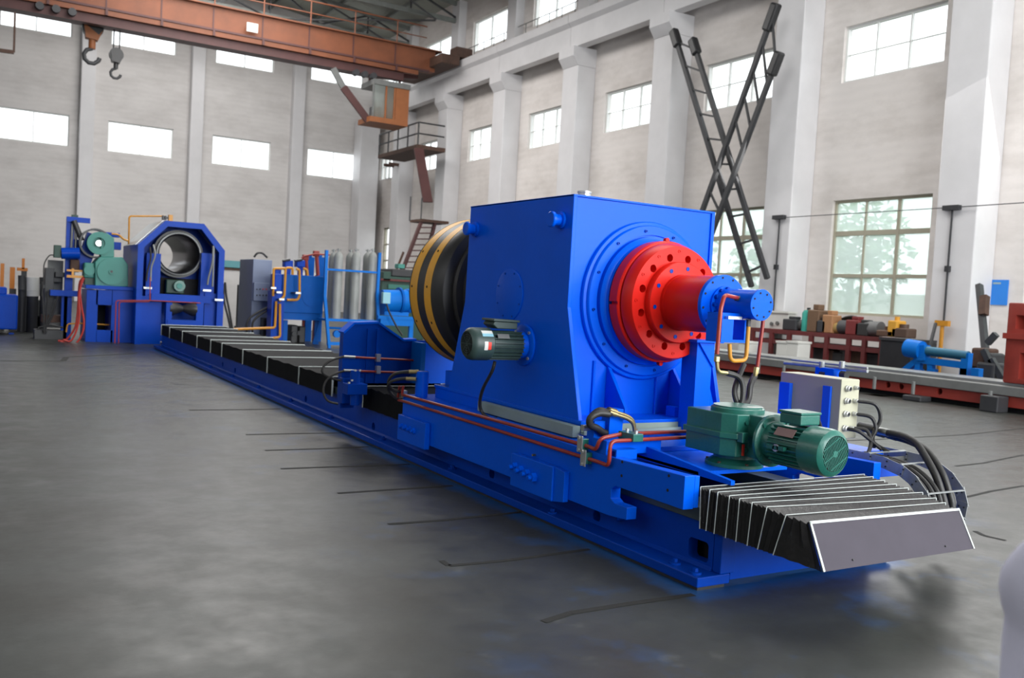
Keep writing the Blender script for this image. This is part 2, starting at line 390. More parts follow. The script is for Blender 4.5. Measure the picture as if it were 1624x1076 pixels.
b = wallx('', -14.35, -14, -15, WX, 0, 21, HD, WALLB); b.v = [Vector((v.y, v.x, v.z)) for v in b.v]
b.build('wall_front', WALLB, None, False, kind='structure', loc=(0, 0, 0))
wallx('', -15.35, -15, -14, WY, 0, 21, HL, GRY).build('wall_side', mat('dark_side_wall_paint', (.30, .30, .31), .8), None, False, kind='structure', loc=(0, 0, 0))
NW = [0]
def window(axis, pos, a0, a1, z0, z1, va, hz, fm, gm, fw=.07, bars=None):
    """window in the wall plane: outer frame, mullions at fractions va, transoms at fractions hz, one pane per light"""
    NW[0] += 1
    def B(m, u0, u1, w0, w1, d0, d1):
        if axis == 0: m.box(pos+d0, pos+d1, u0, u1, w0, w1)
        else: m.box(u0, u1, pos+d0, pos+d1, w0, w1)
    f = MB(); e = .03
    B(f, a0-e, a0+fw, z0-e, z1+e, .0, .14); B(f, a1-fw, a1+e, z0-e, z1+e, .0, .14); B(f, a0, a1, z0-e, z0+fw, .001, .139); B(f, a0, a1, z1-fw, z1+e, .001, .139)
    root = f.build('window_%d' % NW[0], fm, None, False, kind='structure')
    for v in va: m = MB(); u = a0+(a1-a0)*v[0]; B(m, u-v[1]/2, u+v[1]/2, z0, z1, .02, .12); m.build('mullion', fm, root, False)
    for v in hz: m = MB(); u = z0+(z1-z0)*v[0]; B(m, a0, a1, u-v[1]/2, u+v[1]/2, .03, .11); m.build('transom', fm, root, False)
    us = [0]+[v[0] for v in va]+[1]; zs = [0]+[v[0] for v in hz]+[1]
    for i in range(len(us)-1):
        for j in range(len(zs)-1):
            m = MB(); B(m, a0+(a1-a0)*us[i], a0+(a1-a0)*us[i+1], z0+(z1-z0)*zs[j], z0+(z1-z0)*zs[j+1], .06, .066); m.build('pane', gm, root, False)
    return root
for h in HR:
    if h[1] < 2: continue
    if h[2] == 1.58: window(0, WX+.1, *h, [(1/3, .09), (2/3, .05)], [(.34, .10), (.71, .14)], FRM, GLF)
    elif h[2] < 3: window(0, WX+.1, *h, [(.5, .1)], [(.33, .1), (.66, .1)], FRM, GLS)
    elif h[3] > 12: window(0, WX+.1, *h, [(.5, .06)], [], FRMW, GLS)
    else: window(0, WX+.1, *h, [(.35, .045), (.68, .045)], [(.5, .018)], FRMW, GLS)
for h in HB:
    if h[0] < -4: continue
    window(1, WY+.1, *h, [(.5, .05)], [], FRMW, GLS)
# columns against the right wall: wide shaft, corbel, upper shaft
CLAB = {10.4: 'white concrete column nearest the camera, between the big window and the blue notice', 16.33: 'white concrete column between the crossed ladders and the big lower window',
        22.26: 'white concrete column left of the crossed ladders', 28.19: 'white concrete column fourth from the right edge, above the blue headstock', 34.12: 'white concrete column fifth from the right edge',
        40.05: 'white concrete column sixth from the right edge, right of the corner platform', 45.98: 'white concrete column behind the corner platform', 4.47: 'white concrete column just outside the right edge'}
def column(y):
    t = thing('concrete_column', (18.1, y, 0), CLAB[round(y, 2)], 'column', 'columns along the right wall')
    MB().box(17.7, 18.598, y-.55, y+.55, 0, 11.2).build('shaft', COL, t, False, bevel=.03)
    MB().prism([(17.7, 11.2), (18.598, 11.2), (18.598, 11.95), (17.45, 11.95), (17.45, 11.55)], 1, y-.55, y+.55).build('corbel', COL, t, False)
    MB().box(18.15, 18.598, y-.4, y+.4, 13.305, 16.9).build('upper_shaft', COL, t, False)
for k, y in enumerate(CC):
    if y < 4 or y > 50: continue
    column(y)
# the prism helper keeps axis order (x, z) for axis 1
PL = ['white wall pier under the large crane hook', 'white wall pier in the middle, above the octagonal housing', 'white wall pier above the gas cylinders']
for k, x in enumerate((1.7, 7.35, 13.2)):
    t = thing('wall_pier', (x, 50.75, 0), PL[k], 'pier', 'piers of the end wall')
    MB().box(x-.35, x+.35, 50.45, 50.998, 0, 16.6).build('shaft', COL, t, False, bevel=.03)
t = thing('corner_column', (17.9, 50.3, 0), 'white column in the far corner of the hall', 'column')
MB().box(16.9, 18.1, 49.6, 50.9, 0, 11.95).build('shaft', COL, t, False, bevel=.04)
# runway beam of the crane, one span per bay
bt = thing('runway_beam', (17.9, 20, 12), 'long white concrete runway beam on the right wall columns', 'beam')
for y0, y1 in zip(CC, CC[1:]):
    if y1 < 2: continue
    b = MB().prism([(17.45, 13.3), (17.45, 12.95), (17.62, 12.8), (17.62, 11.955), (18.05, 11.955), (18.05, 12.8), (18.2, 12.95), (18.2, 13.3)], 1, y0+.01, y1-.01 if y1 < 50 else 49.5)
    b.build('beam_span', COL, bt, False)
MB().box(17.75, 17.85, 4.5, 49.5, 13.302, 13.42).build('crane_rail', GRYD, bt, False)
m = MB()
for i in range(45): m.tube([(18.3, 5+i, 13.3), (18.3, 5+i, 14.2)], .02, 6)
for z in (13.75, 14.2): m.tube([(18.3, 5, z), (18.3, 49.4, z)], .02, 6)
m.build('guard_rail', GRY, bt)
# roof: pale panels on purlins and trusses
def roofz(x): return 17.2+(WX-x)*0.11
rf = MB()
for i in range(17):
    xa = -15.35+i*2.0; xb = min(xa+1.985, WX+.35); 
    rf.add([(xa, -12, roofz(xa)), (xb, -12, roofz(xb)), (xb, WY+.3, roofz(xb)), (xa, WY+.3, roofz(xa)),
            (xa, -12, roofz(xa)+.12), (xb, -12, roofz(xb)+.12), (xb, WY+.3, roofz(xb)+.12), (xa, WY+.3, roofz(xa)+.12)],
           [(0, 3, 2, 1), (4, 5, 6, 7), (0, 1, 5, 4), (2, 3, 7, 6), (1, 2, 6, 5), (0, 4, 7, 3)])
rf.build('ceiling', ROOF, None, False, kind='structure', loc=(0, 0, 0))['label'] = 'pale grey roof panels above the trusses'
for k, y in enumerate((22.3, 28.2, 34.1, 40.05, 46.0)):
    t = thing('roof_truss', (2, y, 16.3), ['nearest steel roof truss of the five', 'second nearest steel roof truss', 'third steel roof truss, in the middle of the five', 'fourth steel roof truss, behind the crane girder', 'farthest steel roof truss, next to the end wall'][k], 'truss', 'roof trusses')
    xs = [-15+2.78*i for i in range(13)]
    MB().bar((-15, y, 15.9), (18.4, y, 15.9), .16, .22).build('bottom_chord', TRUSS, t, False)
    MB().bar((-15, y, roofz(-15)-.45), (18.4, y, roofz(18.4)-.45), .16, .22).build('top_chord', TRUSS, t, False)
    for i in range(12):
        up = i % 2 == 0; a, c = xs[i], min(xs[i+1], 18.4)
        MB().bar((a, y, 16.0 if up else roofz(a)-.5), (c, y, roofz(c)-.5 if up else 16.0), .09, .09).build('diagonal', GRYD, t, False)
    for i in range(1, 12, 2):
        MB().bar((xs[i], y+.01, 16.0), (xs[i], y+.01, roofz(xs[i])-.5), .07, .07, up=(0, 1, 0)).build('web_post', GRYD, t, False)
pt = thing('roof_purlins', (2, 30, 17), 'row of thin steel purlins running under the roof panels', 'purlin')
for i in range(12):
    x = -13+2.7*i; MB().box(x-.06, x+.06, 15, WY, roofz(x)-.34, roofz(x)-.14).build('purlin', TRUSS, pt, False)
br = thing('wind_bracing', (10, 37, 15.9), 'dark crossed steel rods bracing the roof trusses', 'bracing')
for y0, y1 in ((28.2, 34.1), (34.1, 40.05), (40.05, 46.0)):
    for x0 in (-4.0, 3.0, 10.0):
        MB().tube([(x0, y0, 15.75), (x0+7, y1, 15.75)], .05, 6).build('bracing_rod', GRYD, br)
        MB().tube([(x0+7, y0, 15.70), (x0, y1, 15.70)], .05, 6).build('bracing_rod', GRYD, br)
# ------------------------------------------------------------------ overhead crane
YC = 39.0
cr = thing('overhead_crane', (8, YC, 12.0), 'orange overhead travelling crane girder across the top of the hall', 'crane')
MB().box(-15, 16.6, YC, YC+.5, 12.75, 13.78).build('girder', ORG, cr, False)
MB().box(-15, 16.9, YC-.18, YC+.9, 13.78, 13.84).build('walkway_plate', ORG, cr, False)
MB().box(-15, 16.2, YC-.25, YC, 12.66, 12.75).build('flange', MAROON, cr, False)
MB().box(-15, 15.6, YC-.22, YC-.02, 12.43, 12.64).build('cable_girder', ORG, cr, False)
MB().box(-15, 14.9, YC-.05, YC+.35, 12.04, 12.42).build('lower_chord', MAROON, cr, False)
zr = onY(300, 67.5, YC+2.0).z
MB().prism([(-15, zr), (14.2, zr), (16.6, zr+.3), (16.6, 13.75), (-15, 13.75)], 1, YC+2.0, YC+2.5).build('rear_girder', MAROON, cr, False)
MB().box(16.3, 17.3, YC-1.4, YC+4.0, 12.95, 13.42).build('end_carriage', BRN, cr, False, bevel=.03)
MB().box(17.2, 18.1, YC-1.2, YC-.4, 13.43, 13.95).build('wheel_housing', BRN, cr, False, bevel=.03)
for i in range(13):
    x = -12+2.2*i; MB().box(x-.05, x+.05, YC-.27, YC, 12.43, 12.75).build('bracket', MAROON, cr, False)
    MB().box(x-.03, x+.03, YC-.02, YC, 12.78, 13.76).build('stiffener', MAROON, cr, False)
g = MB()
for i in range(13): g.tube([(-12+2.2*i, YC-.15, 13.84), (-12+2.2*i, YC-.15, 14.9)], .03, 6)
g.tube([(-15, YC-.15, 14.9), (16.0, YC-.15, 14.9)], .035, 6); g.tube([(-15, YC-.15, 14.35), (16.0, YC-.15, 14.35)], .025, 6)
g.build('handrail', ORG, cr)
a = onY(400, 44, YC-.28); MB().box(a.x-.25, a.x+.25, YC-.32, YC-.28, a.z-.2, a.z+.2).build('sign_plate', WHT, cr, False)
MB().prism([(-4, 12.7), (2.3, 12.7), (2.0, 12.45), (-4, 12.45)], 1, YC+.1, YC+1.9).build('trolley_frame', MAROON, cr, False)
for x in (-1.3, -.7, -.1): MB().cyl((x, YC-.02, 12.3), (x, YC-.3, 12.3), .16, n=12).build('cable_roller', GRYD, cr)
for x in (12.3, 12.75, 13.2): MB().cyl((x, YC-.1, 11.95), (x, YC-.4, 11.95), .15, n=12).build('cable_roller', GRYD, cr)
# operator's cab hanging under the girder
cb = thing('crane_cab', (13.9, YC, 9.7), 'orange operator cab with glazed front hanging below the crane girder', 'crane cab')
MB().box(13.0, 15.0, YC-.6, YC+1.0, 9.7, 9.95).build('cab_floor', ORG2, cb, False)
MB().box(14.3, 15.0, YC-.6, YC+1.0, 9.95, 11.5).build('cab_side', ORG2, cb, False)
MB().box(13.1, 15.05, YC-.65, YC+1.05, 11.5, 11.75).build('cab_roof', GRY, cb, False)
for x in (13.1, 13.75, 14.2): MB().box(x, x+.08, YC-.6, YC-.5, 9.95, 11.5).build('cab_post', ORG2 if x > 13.5 else GRY, cb, False)
MB().box(13.18, 13.75, YC-.56, YC-.54, 9.95, 11.5).build('cab_glass', GLF, cb, False)
MB().box(13.83, 14.2, YC-.56, YC-.54, 9.95, 11.5).build('cab_glass', GLF, cb, False)
MB().box(13.4, 13.9, YC+.1, YC+.6, 9.96, 10.6).build('operator_seat', GRYD, cb, False, bevel=.05)
for x, y in ((13.2, YC+.2), (14.8, YC+.2)): MB().bar((x, y, 11.7), (x, y, 12.75), .1, .1).build('hanger', MAROON, cb, False)
MB().bar((13.1, YC-.1, 9.8), (11.75, YC-.1, 11.2), .35, .12, up=(0, 1, 0)).build('access_stair', MAROON, cb, False)
MB().bar((11.75, YC-.1, 11.2), (11.2, YC-.1, 12.0), .3, .1, up=(0, 1, 0)).build('access_stair', GRY, cb, False)
def hook(x, z, s, lab, mt, zt):
    zt = 12.6
    t = thing('crane_hook', (x, YC+1, z), lab, 'crane hook')
    MB().cyl((x, YC+.85, z+1.25*s), (x, YC+1.15, z+1.25*s), .36*s, n=20).build('sheave', BLK, t)
    MB().prism([(x-.30*s, z+1.35*s), (x-.22*s, z+.85*s), (x+.18*s, z+.80*s), (x+.34*s, z+1.2*s), (x+.2*s, z+1.0*s)], 1, YC+.8, YC+1.2).build('block_cheek', mt, t, False)
    MB().cyl((x, YC+1, z+.5*s), (x, YC+1, z+.9*s), .12*s, n=12).build('shank', mt, t)
    pts = [(x+.02*s, YC+1, z+.62*s)]+[(x+.26*s*math.cos(a), YC+1, z+.24*s+.26*s*math.sin(a)) for a in [math.radians(v) for v in (95, 130, 170, 210, 250, 290, 330, 355)]]
    MB().tube(pts, .075*s, 10).build('hook', GRYD, t)
    for dx in (-.15*s, .15*s): MB().tube([(x+dx, YC+1, z+1.4*s), (x+dx, YC+1, zt)], .03, 6).build('rope', GRYD, t)
_h = onY(145, 100, YC+1); hook(_h.x, _h.z, 1.2, 'large crane hook with orange and black sheave block at upper left', ORG2, 12.1)
_h = onY(183, 124, YC+1); hook(_h.x, _h.z, .8, 'small black crane hook right of the large hook', BLK, 12.1)
# small frame hanging at the far left
t = thing('hanging_frame', onY(10, 70, YC), 'thin brown steel frame hanging at the upper left edge', 'frame')
m = MB(); A = onY(-8, 79, YC); Bq = onY(22, 83, YC); m.bar(A, Bq, .12, .14); m.bar(Bq, Bq+Vector((0, 0, 1.6)), .08, .08); m.build('frame_bar', BRN, t, False)
# ------------------------------------------------------------------ crossed ladders standing against the right wall
def ladder(p0, p1, q0, q1, X, n, lab):
    a0, a1 = onX(*p0, X), onX(*p1, X); b0, b1 = onX(*q0, X), onX(*q1, X)
    t = thing('steel_ladder', (a1+b1)/2, lab, 'ladder')
    MB().bar(a0, a1, .14, .13, up=(1, 0, 0)).build('stile', GRYD, t, False)
    MB().bar(b0, b1, .14, .13, up=(1, 0, 0)).build('stile', GRYD, t, False)
    for i in range(n):
        k = (i+.5)/n; MB().bar(a0.lerp(a1, k), b0.lerp(b1, k), .06, .06, up=(1, 0, 0)).build('rung', GRYD, t, False)
    for o, e in ((a0, a1), (b0, b1)): MB().bar(o, o.lerp(e, .07), .3, .26, up=(1, 0, 0)).build('hook_shoe', BLK, t, False, bevel=.06)
ladder((1068, 48), (1192, 455), (1098, 62), (1217, 442), 17.3, 10, 'dark steel ladder leaning from upper left to lower right, crossing the other ladder')
ladder((1232, 5), (1034, 558), (1237, 82), (1058, 559), 17.05, 15, 'dark steel ladder leaning from upper right to lower left, crossing the other ladder')
# access platform and stair in the far corner
t = thing('service_platform', onX(655, 225, 16.5), 'dark steel crane service platform with railing in the far corner', 'platform')
m = MB(); P = onX(628, 212, 16.6); Q = onX(690, 228, 16.6)
MB().box(15.6, 17.2, Q.y, P.y, P.z-1.5, P.z-1.3).build('deck', BRN, t, False)
g = MB()
for i in range(5):
    y = Q.y+(P.y-Q.y)*i/4; g.tube([(15.65, y, P.z-1.3), (15.65, y, P.z-.2)], .04, 6)
for z in (-.2, -.75): g.tube([(15.65, Q.y, P.z+z), (15.65, P.y, P.z+z)], .04, 6); g.tube([(15.65, Q.y, P.z+z), (17.1, Q.y, P.z+z)], .04, 6)
g.build('railing', GRYD, t)
for yy in (45.6, 46.3): MB().bar((17.1, yy, P.z-1.4), (17.72, yy, P.z-1.4), .15, .15).build('wall_bracket', BRN, t, False)
MB().bar((15.7, Q.y, P.z-1.5), (15.9, Q.y-1.0, 6.0), .5, .1, up=(0, 1, 0)).build('upper_stair', MAROON, t, False)
t = thing('access_stair', onY(640, 440, 34), 'dark red steel stair flight rising to the corner platform', 'stair')
a0, a1 = onY(640, 425, 34), onY(668, 352, 34); b0, b1 = onY(672, 425, 34), onY(690, 352, 34)
MB().bar(a0, a1, .12, .2, up=(0, 1, 0)).build('stringer', MAROON, t, False); MB().bar(b0, b1, .12, .2, up=(0, 1, 0)).build('stringer', MAROON, t, False)
for i in range(9): k = i/8; MB().bar(a0.lerp(a1, k), b0.lerp(b1, k), .25, .05).build('tread', MAROON, t, False)
MB().box(a1.x-.1, b1.x+.6, 33.8, 35, a1.z, a1.z+.12).build('landing', BRN, t, False)
for px in (650, 668): q = onY(px, 340, 34.2); MB().tube([(q.x, 34.2, a1.z), (q.x, 34.2, a1.z+1.1)], .03, 6).build('rail_post', GRYD, t)
MB().bar(onY(612, 470, 34), onY(640, 400, 34), .08, .08, up=(0, 1, 0)).build('handrail', BRN, t, False)
for x in (a0.x, b0.x): MB().bar((x, 34, 0), (x, 34, a0.z), .12, .12, up=(0, 1, 0)).build('support_post', MAROON, t, False)
# ------------------------------------------------------------------ trees outside the lower windows
rnd = random.Random(3)
for k, (x, y, h) in enumerate(((25, 8, 6.5), (26, 14, 5.2), (24.6, 19, 7.0), (27, 25, 6.0), (25.5, 30, 7.5), (27, 37, 7))):
    t = thing('leafy_tree', (x, y, 0), ['leafy tree outside, nearest the right edge of the picture', 'leafy tree outside the big window, seen through its panes', 'leafy tree outside the window behind the crossed ladders', 'leafy tree outside beyond the third window bay', 'leafy tree outside beyond the fourth window bay', 'leafy tree farthest down the yard outside'][k], 'tree', 'trees outside the windows')
    MB().cyl((x, y, 0), (x, y, h*.6), .18, .1, 8).build('trunk', BARK, t)
    m = MB()
    for i in range(900):
        d = Vector((rnd.gauss(0, 1), rnd.gauss(0, 1), rnd.gauss(0, .9))).normalized()*(rnd.random()**.4)*1.9
        c = Vector((x, y, h*.55))+Vector((d.x, d.y*1.2, d.z*1.2)); u = Vector((rnd.gauss(0, 1), rnd.gauss(0, 1), rnd.gauss(0, 1))).normalized(); v2 = u.orthogonal().normalized()
        s = .16+.12*rnd.random(); m.add([c-u*s, c+v2*s*.6, c+u*s, c-v2*s*.6], [(0, 1, 2, 3)])
    m.build('foliage', LEAF, t, False, kind='stuff')
MB().add([(19.2, -20, -.05), (90, -20, -.05), (90, 70, -.05), (19.2, 70, -.05)], [(0, 1, 2, 3)]).build('ground', mat('outside_ground', (.3, .31, .28), .9), None, False, kind='structure')
t = thing('yard_wall', (31, 20, 0), 'low pale wall outside behind the trees', 'wall'); MB().box(31, 31.3, -10, 60, 0, 2.6).build('wall_panel', WALLB, t, False)
# ================================================================== MACHINE BED
AX, AZ = 0.905, 1.575                       # spindle axis of the headstock
bed = thing('machine_bed', (0.82, 8.5, 0), 'long blue cast machine bed lying along the floor', 'machine bed')
BL = 17.2
MB().box(0, .24, 0, BL, .022, .078).build('foot_flange', BLUE_SHADE, bed, False, bevel=.006)
MB().box(1.40, 1.64, 0, BL, .022, .078).build('foot_flange', BLUE_SHADE, bed, False, bevel=.006)
MB().box(.02, .22, .02, BL-.02, 0, .022).build('levelling_shim', BLK, bed, False)
MB().box(1.42, 1.62, .02, BL-.02, 0, .022).build('levelling_shim', BLK, bed, False)
wb_ = MB().box(.165, .235, .065, BL, .078, .34).build('side_web', BLUE_SHADE, bed, False)
c = MB()
for (y0, y1) in ((.10, .27),):
    pts = [circ(*[(a, b) for a, b in ((.13, .14), (.24, .14), (.24, .20), (.13, .20))][k//5], .028, (k % 5)+[10, 15, 0, 5][k//5], 20) for k in range(20)]
    c.prism(pts, 0, .1, .3)
cut(wb_, c)
c = MB()
for px, py in ((946, 821), (592, 677), (485, 633), (373, 588), (353, 578), (780, 752)):
    q = onX(px, py, .165); c.cyl((.12, q.y, max(.13, min(q.z, .25))), (.3, q.y, max(.13, min(q.z, .25))), .042, n=20)
cut(wb_, c)
MB().box(.30, .31, .0+.08, BL-.05, .08, .33).build('web_shade_sheet', DARK, bed, False)  # near-black sheet behind the web holes, painted as the shade inside
MB().box(1.405, 1.475, .065, BL, .078, .34).build('side_web', BLUE_SHADE, bed, False)
MB().box(.165, .27, 0, .064, .078, .34).build('corner_post', BLUE_SHADE, bed, False, bevel=.006)
MB().box(.27, 1.475, .03, .064, .03, .34).build('end_plate', BLUE_SHADE, bed, False)
MB().box(.135, .34, .02, BL, .342, .42).build('slideway', WAY, bed, False, bevel=.004)
MB().box(1.24, 1.40, .02, BL, .342, .42).build('slideway', WAY, bed, False, bevel=.004)
MB().prism([(.165, .079), (.165, .10), (.15, .079)], 1, .07, BL).build('weld_fillet', BLUE_SHADE, bed, False)
pos = [onZ(px, py, .078) for px, py in ((1070, 895), (1098, 911), (868, 815))] + [Vector((.08, y, .078)) for y in (3.1, 4.6, 6.1, 7.6, 9.1, 10.6, 12.1, 13.6, 15.1)]
for i, p in enumerate(pos):
    p = Vector((min(max(p.x, .045), .125), p.y, .078)); s = MB().cyl(p, p+Vector((0, 0, .012)), .034, n=20)
    b = s.build('anchor_boss', BLUE_SHADE, bed); MB().hexbolt(p+Vector((0, 0, .0122)), (0, 0, 1), .017, .02).build('anchor_bolt', BLUE_SHADE, b)
q = onX(977, 818, .12); MB().cyl((.11, q.y, .19), (.163, q.y, .19), .026, n=14).build('end_plug', BLUE_SHADE, bed)
# ------------------------------------------------------------------ bellows covers
def rib_path(L, B, R, RB, e=.0):
    return [B, L, R, RB]
def bellows(name, label, ribs, fab, folds=4, front=False, loc=None, edge=.0024):
    """ribs: list of (top-left, bottom-left, top-right, bottom-right) points, near to far"""
    t = thing(name, loc or (ribs[0][0]+ribs[0][2])/2-Vector((0, 0, .5)), label, 'bellows cover')
    rr = random.Random(5)
    for i in range(len(ribs)-1):
        A, Bq = ribs[i], ribs[i+1]; rows = []
        n = folds*2
        for k in range(n+1):
            f = k/n; dip = (.016 if k % 2 else 0.0)*(1 if 0 < k < n else 0); j = [rr.uniform(-.004, .004) if 0 < k < n else 0 for _ in range(3)]
            P = [A[m].lerp(Bq[m], f) for m in range(4)]
            P[0] = P[0]+Vector((dip, 0, -dip+j[0])); P[1] = P[1]+Vector((dip*.8, 0, 0)); P[2] = P[2]+Vector((-dip, 0, -dip+j[1])); P[3] = P[3]+Vector((-dip*.8, 0, 0))
            row = [P[1].lerp(P[0], q/3)+Vector((rr.uniform(-.004, .004) if 0 < q < 3 else 0, 0, 0)) for q in range(4)]
            row += [P[0].lerp(P[2], q/6)+Vector((0, 0, rr.uniform(-.003, .001))) for q in range(1, 6)]
            row += [P[2].lerp(P[3], q/3) for q in range(4)]
            rows.append(row)
        MB().grid(rows).build('fold', fab, t, True)
    for i, (L, B, R, RB) in enumerate(ribs):
        if front and i == 0: continue
        m = MB(); w = edge
        up = (L-B).normalized(); yv = (R-L).cross(L-B).normalized()
        o = Vector((-.004, 0, 0)); oz = Vector((0, 0, .004))
        m.bar(B+o, L+o+oz, w, w*2, up=(1, 0, 0)); m.bar(L+o+oz, R-o+oz, w*2, w, up=(0, 0, 1)); m.bar(R-o+oz, RB-o, w, w*2, up=(1, 0, 0))
        m.build('edge_strip', WHITE_E, t, False)
    return t
V = Vector
Ly = [.126, .051, -.011, -.10, -.174, -.265, -.368, -.50, -.635]
By = [.112, .062, -.002, -.09, -.168, -.25, -.324, -.43, -.735]
Ry = [.14, .074, -.01, -.096, -.18, -.278, -.375, -.455, -.56]
Rz = [.54, .537, .531, .525, .518, .512, .500, .492, .487]
fr = []
for i in range(9):
    r = 1.50 if i < 6 else (1.49, 1.46, 1.42)[i-6]
    fr.append((V((.10 if i < 7 else .095, Ly[i], .545 if i < 7 else .535)), V((.10, By[i], .315)), V((r, Ry[i], Rz[i])), V((r, Ry[i]-.02 if i < 8 else onX(1543, 871, 1.42).y, .29 if i < 8 else onX(1543, 871, 1.42).z))))
fr.reverse()
bc = bellows('bellows_cover', 'black folded bellows cover with white edges sagging off the near end of the bed', fr, BELL, 3, front=True, loc=(.8, -.2, .3))
A = fr[0]; n = ((A[2]-A[0]).cross(A[1]-A[0])).normalized()
if n.y > 0: n = -n
m = MB().add([A[0]+n*.004, A[1]+n*.004, A[3]+n*.004, A[2]+n*.004, A[0]+n*.009, A[1]+n*.009, A[3]+n*.009, A[2]+n*.009], [(0, 1, 2, 3), (4, 7, 6, 5), (0, 4, 5, 1), (1, 5, 6, 2), (2, 6, 7, 3), (3, 7, 4, 0)])
fp = m.build('end_plate', PLATE, bc, False); o = n*.011; up = (A[0]-A[1]).normalized(); sd = (A[2]-A[0]).normalized()
e = MB(); e.bar(A[1]+o+sd*.006, A[0]+o+sd*.006, .013, .004, up=n); e.bar(A[0]+o-up*.005, A[2]+o-up*.005, .013, .004, up=n); e.bar(A[2]+o-sd*.006, A[3]+o-sd*.006, .011, .004, up=n)
e.build('edge_strip', WHITE_E, fp, False)
for px, py in ((1347, 877), (1494, 857)):
    q = A[1].lerp(A[3], (px-1303)/240.)+up*.035; MB().cyl(q+n*.009, q+n*.015, .005, n=8).build('rivet', BLK, fp)
# rear cover between the octagonal housing and the steady
tops = [(475, 584), (425, 568), (386, 555.5), (352.8, 545.4), (335, 539.7), (313.4, 533.3), (290, 525.3), (269.7, 519)]
ry = [onX(a, b_, .1).y for a, b_ in tops]; ry = [6.15]+ry+[16.9]
rr_ = [(V((.10, y, .535)), V((.10, y, .315)), V((1.46, y, .535)), V((1.46, y, .315))) for y in ry]
bellows('bellows_cover', 'long black bellows cover with white-edged sections on the far part of the bed', rr_, BELLR, 3, loc=(.8, 12, .3), edge=.009)
rm = [(V((.10, y, .535)), V((.10, y, .315)), V((1.46, y, .535)), V((1.46, y, .315))) for y in (3.99, 5.22)]
bellows('bellows_cover', 'short black bellows cover between the steady housing and the headstock saddle', rm, BELLR, 6, front=True, edge=.006, loc=(.8, 4.6, .3))
# ================================================================== SADDLE
sd_ = thing('saddle', (.8, 2.4, .43), 'blue welded saddle plate carrying the big headstock box', 'saddle')
prof = [(3.95, .235), (.80, .235), (.62, .25), (.62, .325), (.745, .325), (.785, .345), (.785, .405), (.745, .43), (.13, .425), (.13, .615), (.74, .60), (3.95, .602)]
MB().prism(prof, 0, -.02, .055).build('side_plate', BLUE, sd_, False, bevel=.004)
MB().prism([(a, b) for a, b in prof], 0, 1.58, 1.65).build('side_plate', BLUE, sd_, False, bevel=.004)
MB().box(.0, 1.63, 1.02, 3.98, .57, .604).build('top_plate', BLUE, sd_, False, bevel=.004)
MB().box(.06, 1.575, .95, 3.9, .50, .569).build('body', BLUE, sd_, False)
MB().box(-.02, .42, .86, 1.01, .60, .69).build('pipe_bracket', BLUE, sd_, False, bevel=.003)
MB().prism([(.95, .56), (.10, .55), (.10, .575), (.95, .65)], 0, .30, .33).build('gusset', BLUE, sd_, False)
MB().box(.30, 1.05, .37, .95, .552, .575).build('front_shelf', BLUE, sd_, False)
MB().box(.055, .09, .13, .16, .43, .61).build('arm_end', BLUE, sd_, False, bevel=.003)
t_ = MB().bar((.0, .83, .615), (.16, .83, .615), .10, .06).build('square_tube', BLUE, sd_, False); cut(t_, MB().bar((-.05, .83, .615), (.2, .83, .615), .07, .035))
MB().box(-.075, -.021, 1.36, 1.90, .20, .435).build('guide_block', BLUE, sd_, False, bevel=.006)
MB().prism([(1.36, .20), (1.24, .22), (1.24, .42), (1.36, .435)], 0, -.06, -.021).build('guide_block_cheek', BLUE, sd_, False, bevel=.003)
for k in range(4):
    y = 1.83-.085*k; b = MB().hexbolt((-.075, y, .345-.008*k), (-1, 0, 0), .034, .035).build('bolt', BLUE, sd_, True)
    MB().cyl((-.1102, y, .345-.008*k), (-.135, y, .345-.008*k), .016, n=10).build('lock_stud', BLUE, b)
MB().box(-.07, -.021, 3.35, 3.93, .20, .43).build('guide_block', BLUE, sd_, False, bevel=.006)
for k in range(4):
    y = 3.83-.085*k; b = MB().hexbolt((-.07, y, .33), (-1, 0, 0), .028, .02).build('bolt', BLUE, sd_, True)
    MB().cyl((-.0902, y, .33), (-.106, y, .33), .015, n=10).build('lock_stud', BLUE, b)
for px, py in ((986, 755), (1061, 755), (1059, 778), (987, 733)):
    q = onX(px, py, -.02); MB().cyl((-.0195, q.y, q.z), (-.0225, q.y, q.z), .009, n=10).build('screw_hole', DARK, sd_)
q = onX(849, 722, -.02); MB().cyl((-.021, q.y, q.z), (-.045, q.y, q.z), .008, n=10).build('grease_nipple', BRASS, sd_)
# ================================================================== HEADSTOCK BOX
hs = thing('headstock_box', (.87, 2.5, .695), 'large bright blue steel headstock box with a round flange on its front', 'headstock')
sp = [(1.475, .695), (3.49, .695), (3.26, 1.49), (3.245, 2.285), (3.22, 2.30), (1.715, 2.30), (1.70, 2.285), (1.70, 1.50)]
MB().prism(sp, 0, .20, .232).build('side_plate', BLUE, hs, False, bevel=.004)
MB().prism(sp, 0, 1.508, 1.54).build('side_plate', BLUE, hs, False, bevel=.004)
MB().box(.232, 1.508, 1.715, 3.24, .72, 2.285).build('box_body', BLUE, hs, False)
MB().box(.20, 1.54, 1.46, 3.74, .6045, .694).build('plinth', BLUE, hs, False)
MB().box(.20, 1.54, 1.70, 3.25, 2.2855, 2.30).build('top_plate', BLUE, hs, False, bevel=.003)
MB().box(.19, 1.56, 1.44, 3.75, .6945, .722).build('base_plate', BLUE, hs, False, bevel=.004)
for x in (.60, 1.21):
    MB().prism([(1.715, 1.10), (1.715, .722), (1.47, .722), (1.47, .80)], 0, x-.014, x+.014).build('rib', BLUE, hs, False, bevel=.003)
for x in (.47, 1.06): MB().cyl((x, 1.708, .722), (x, 1.708, 1.12), .012, n=10).build('weld_corner', BLUE, hs)
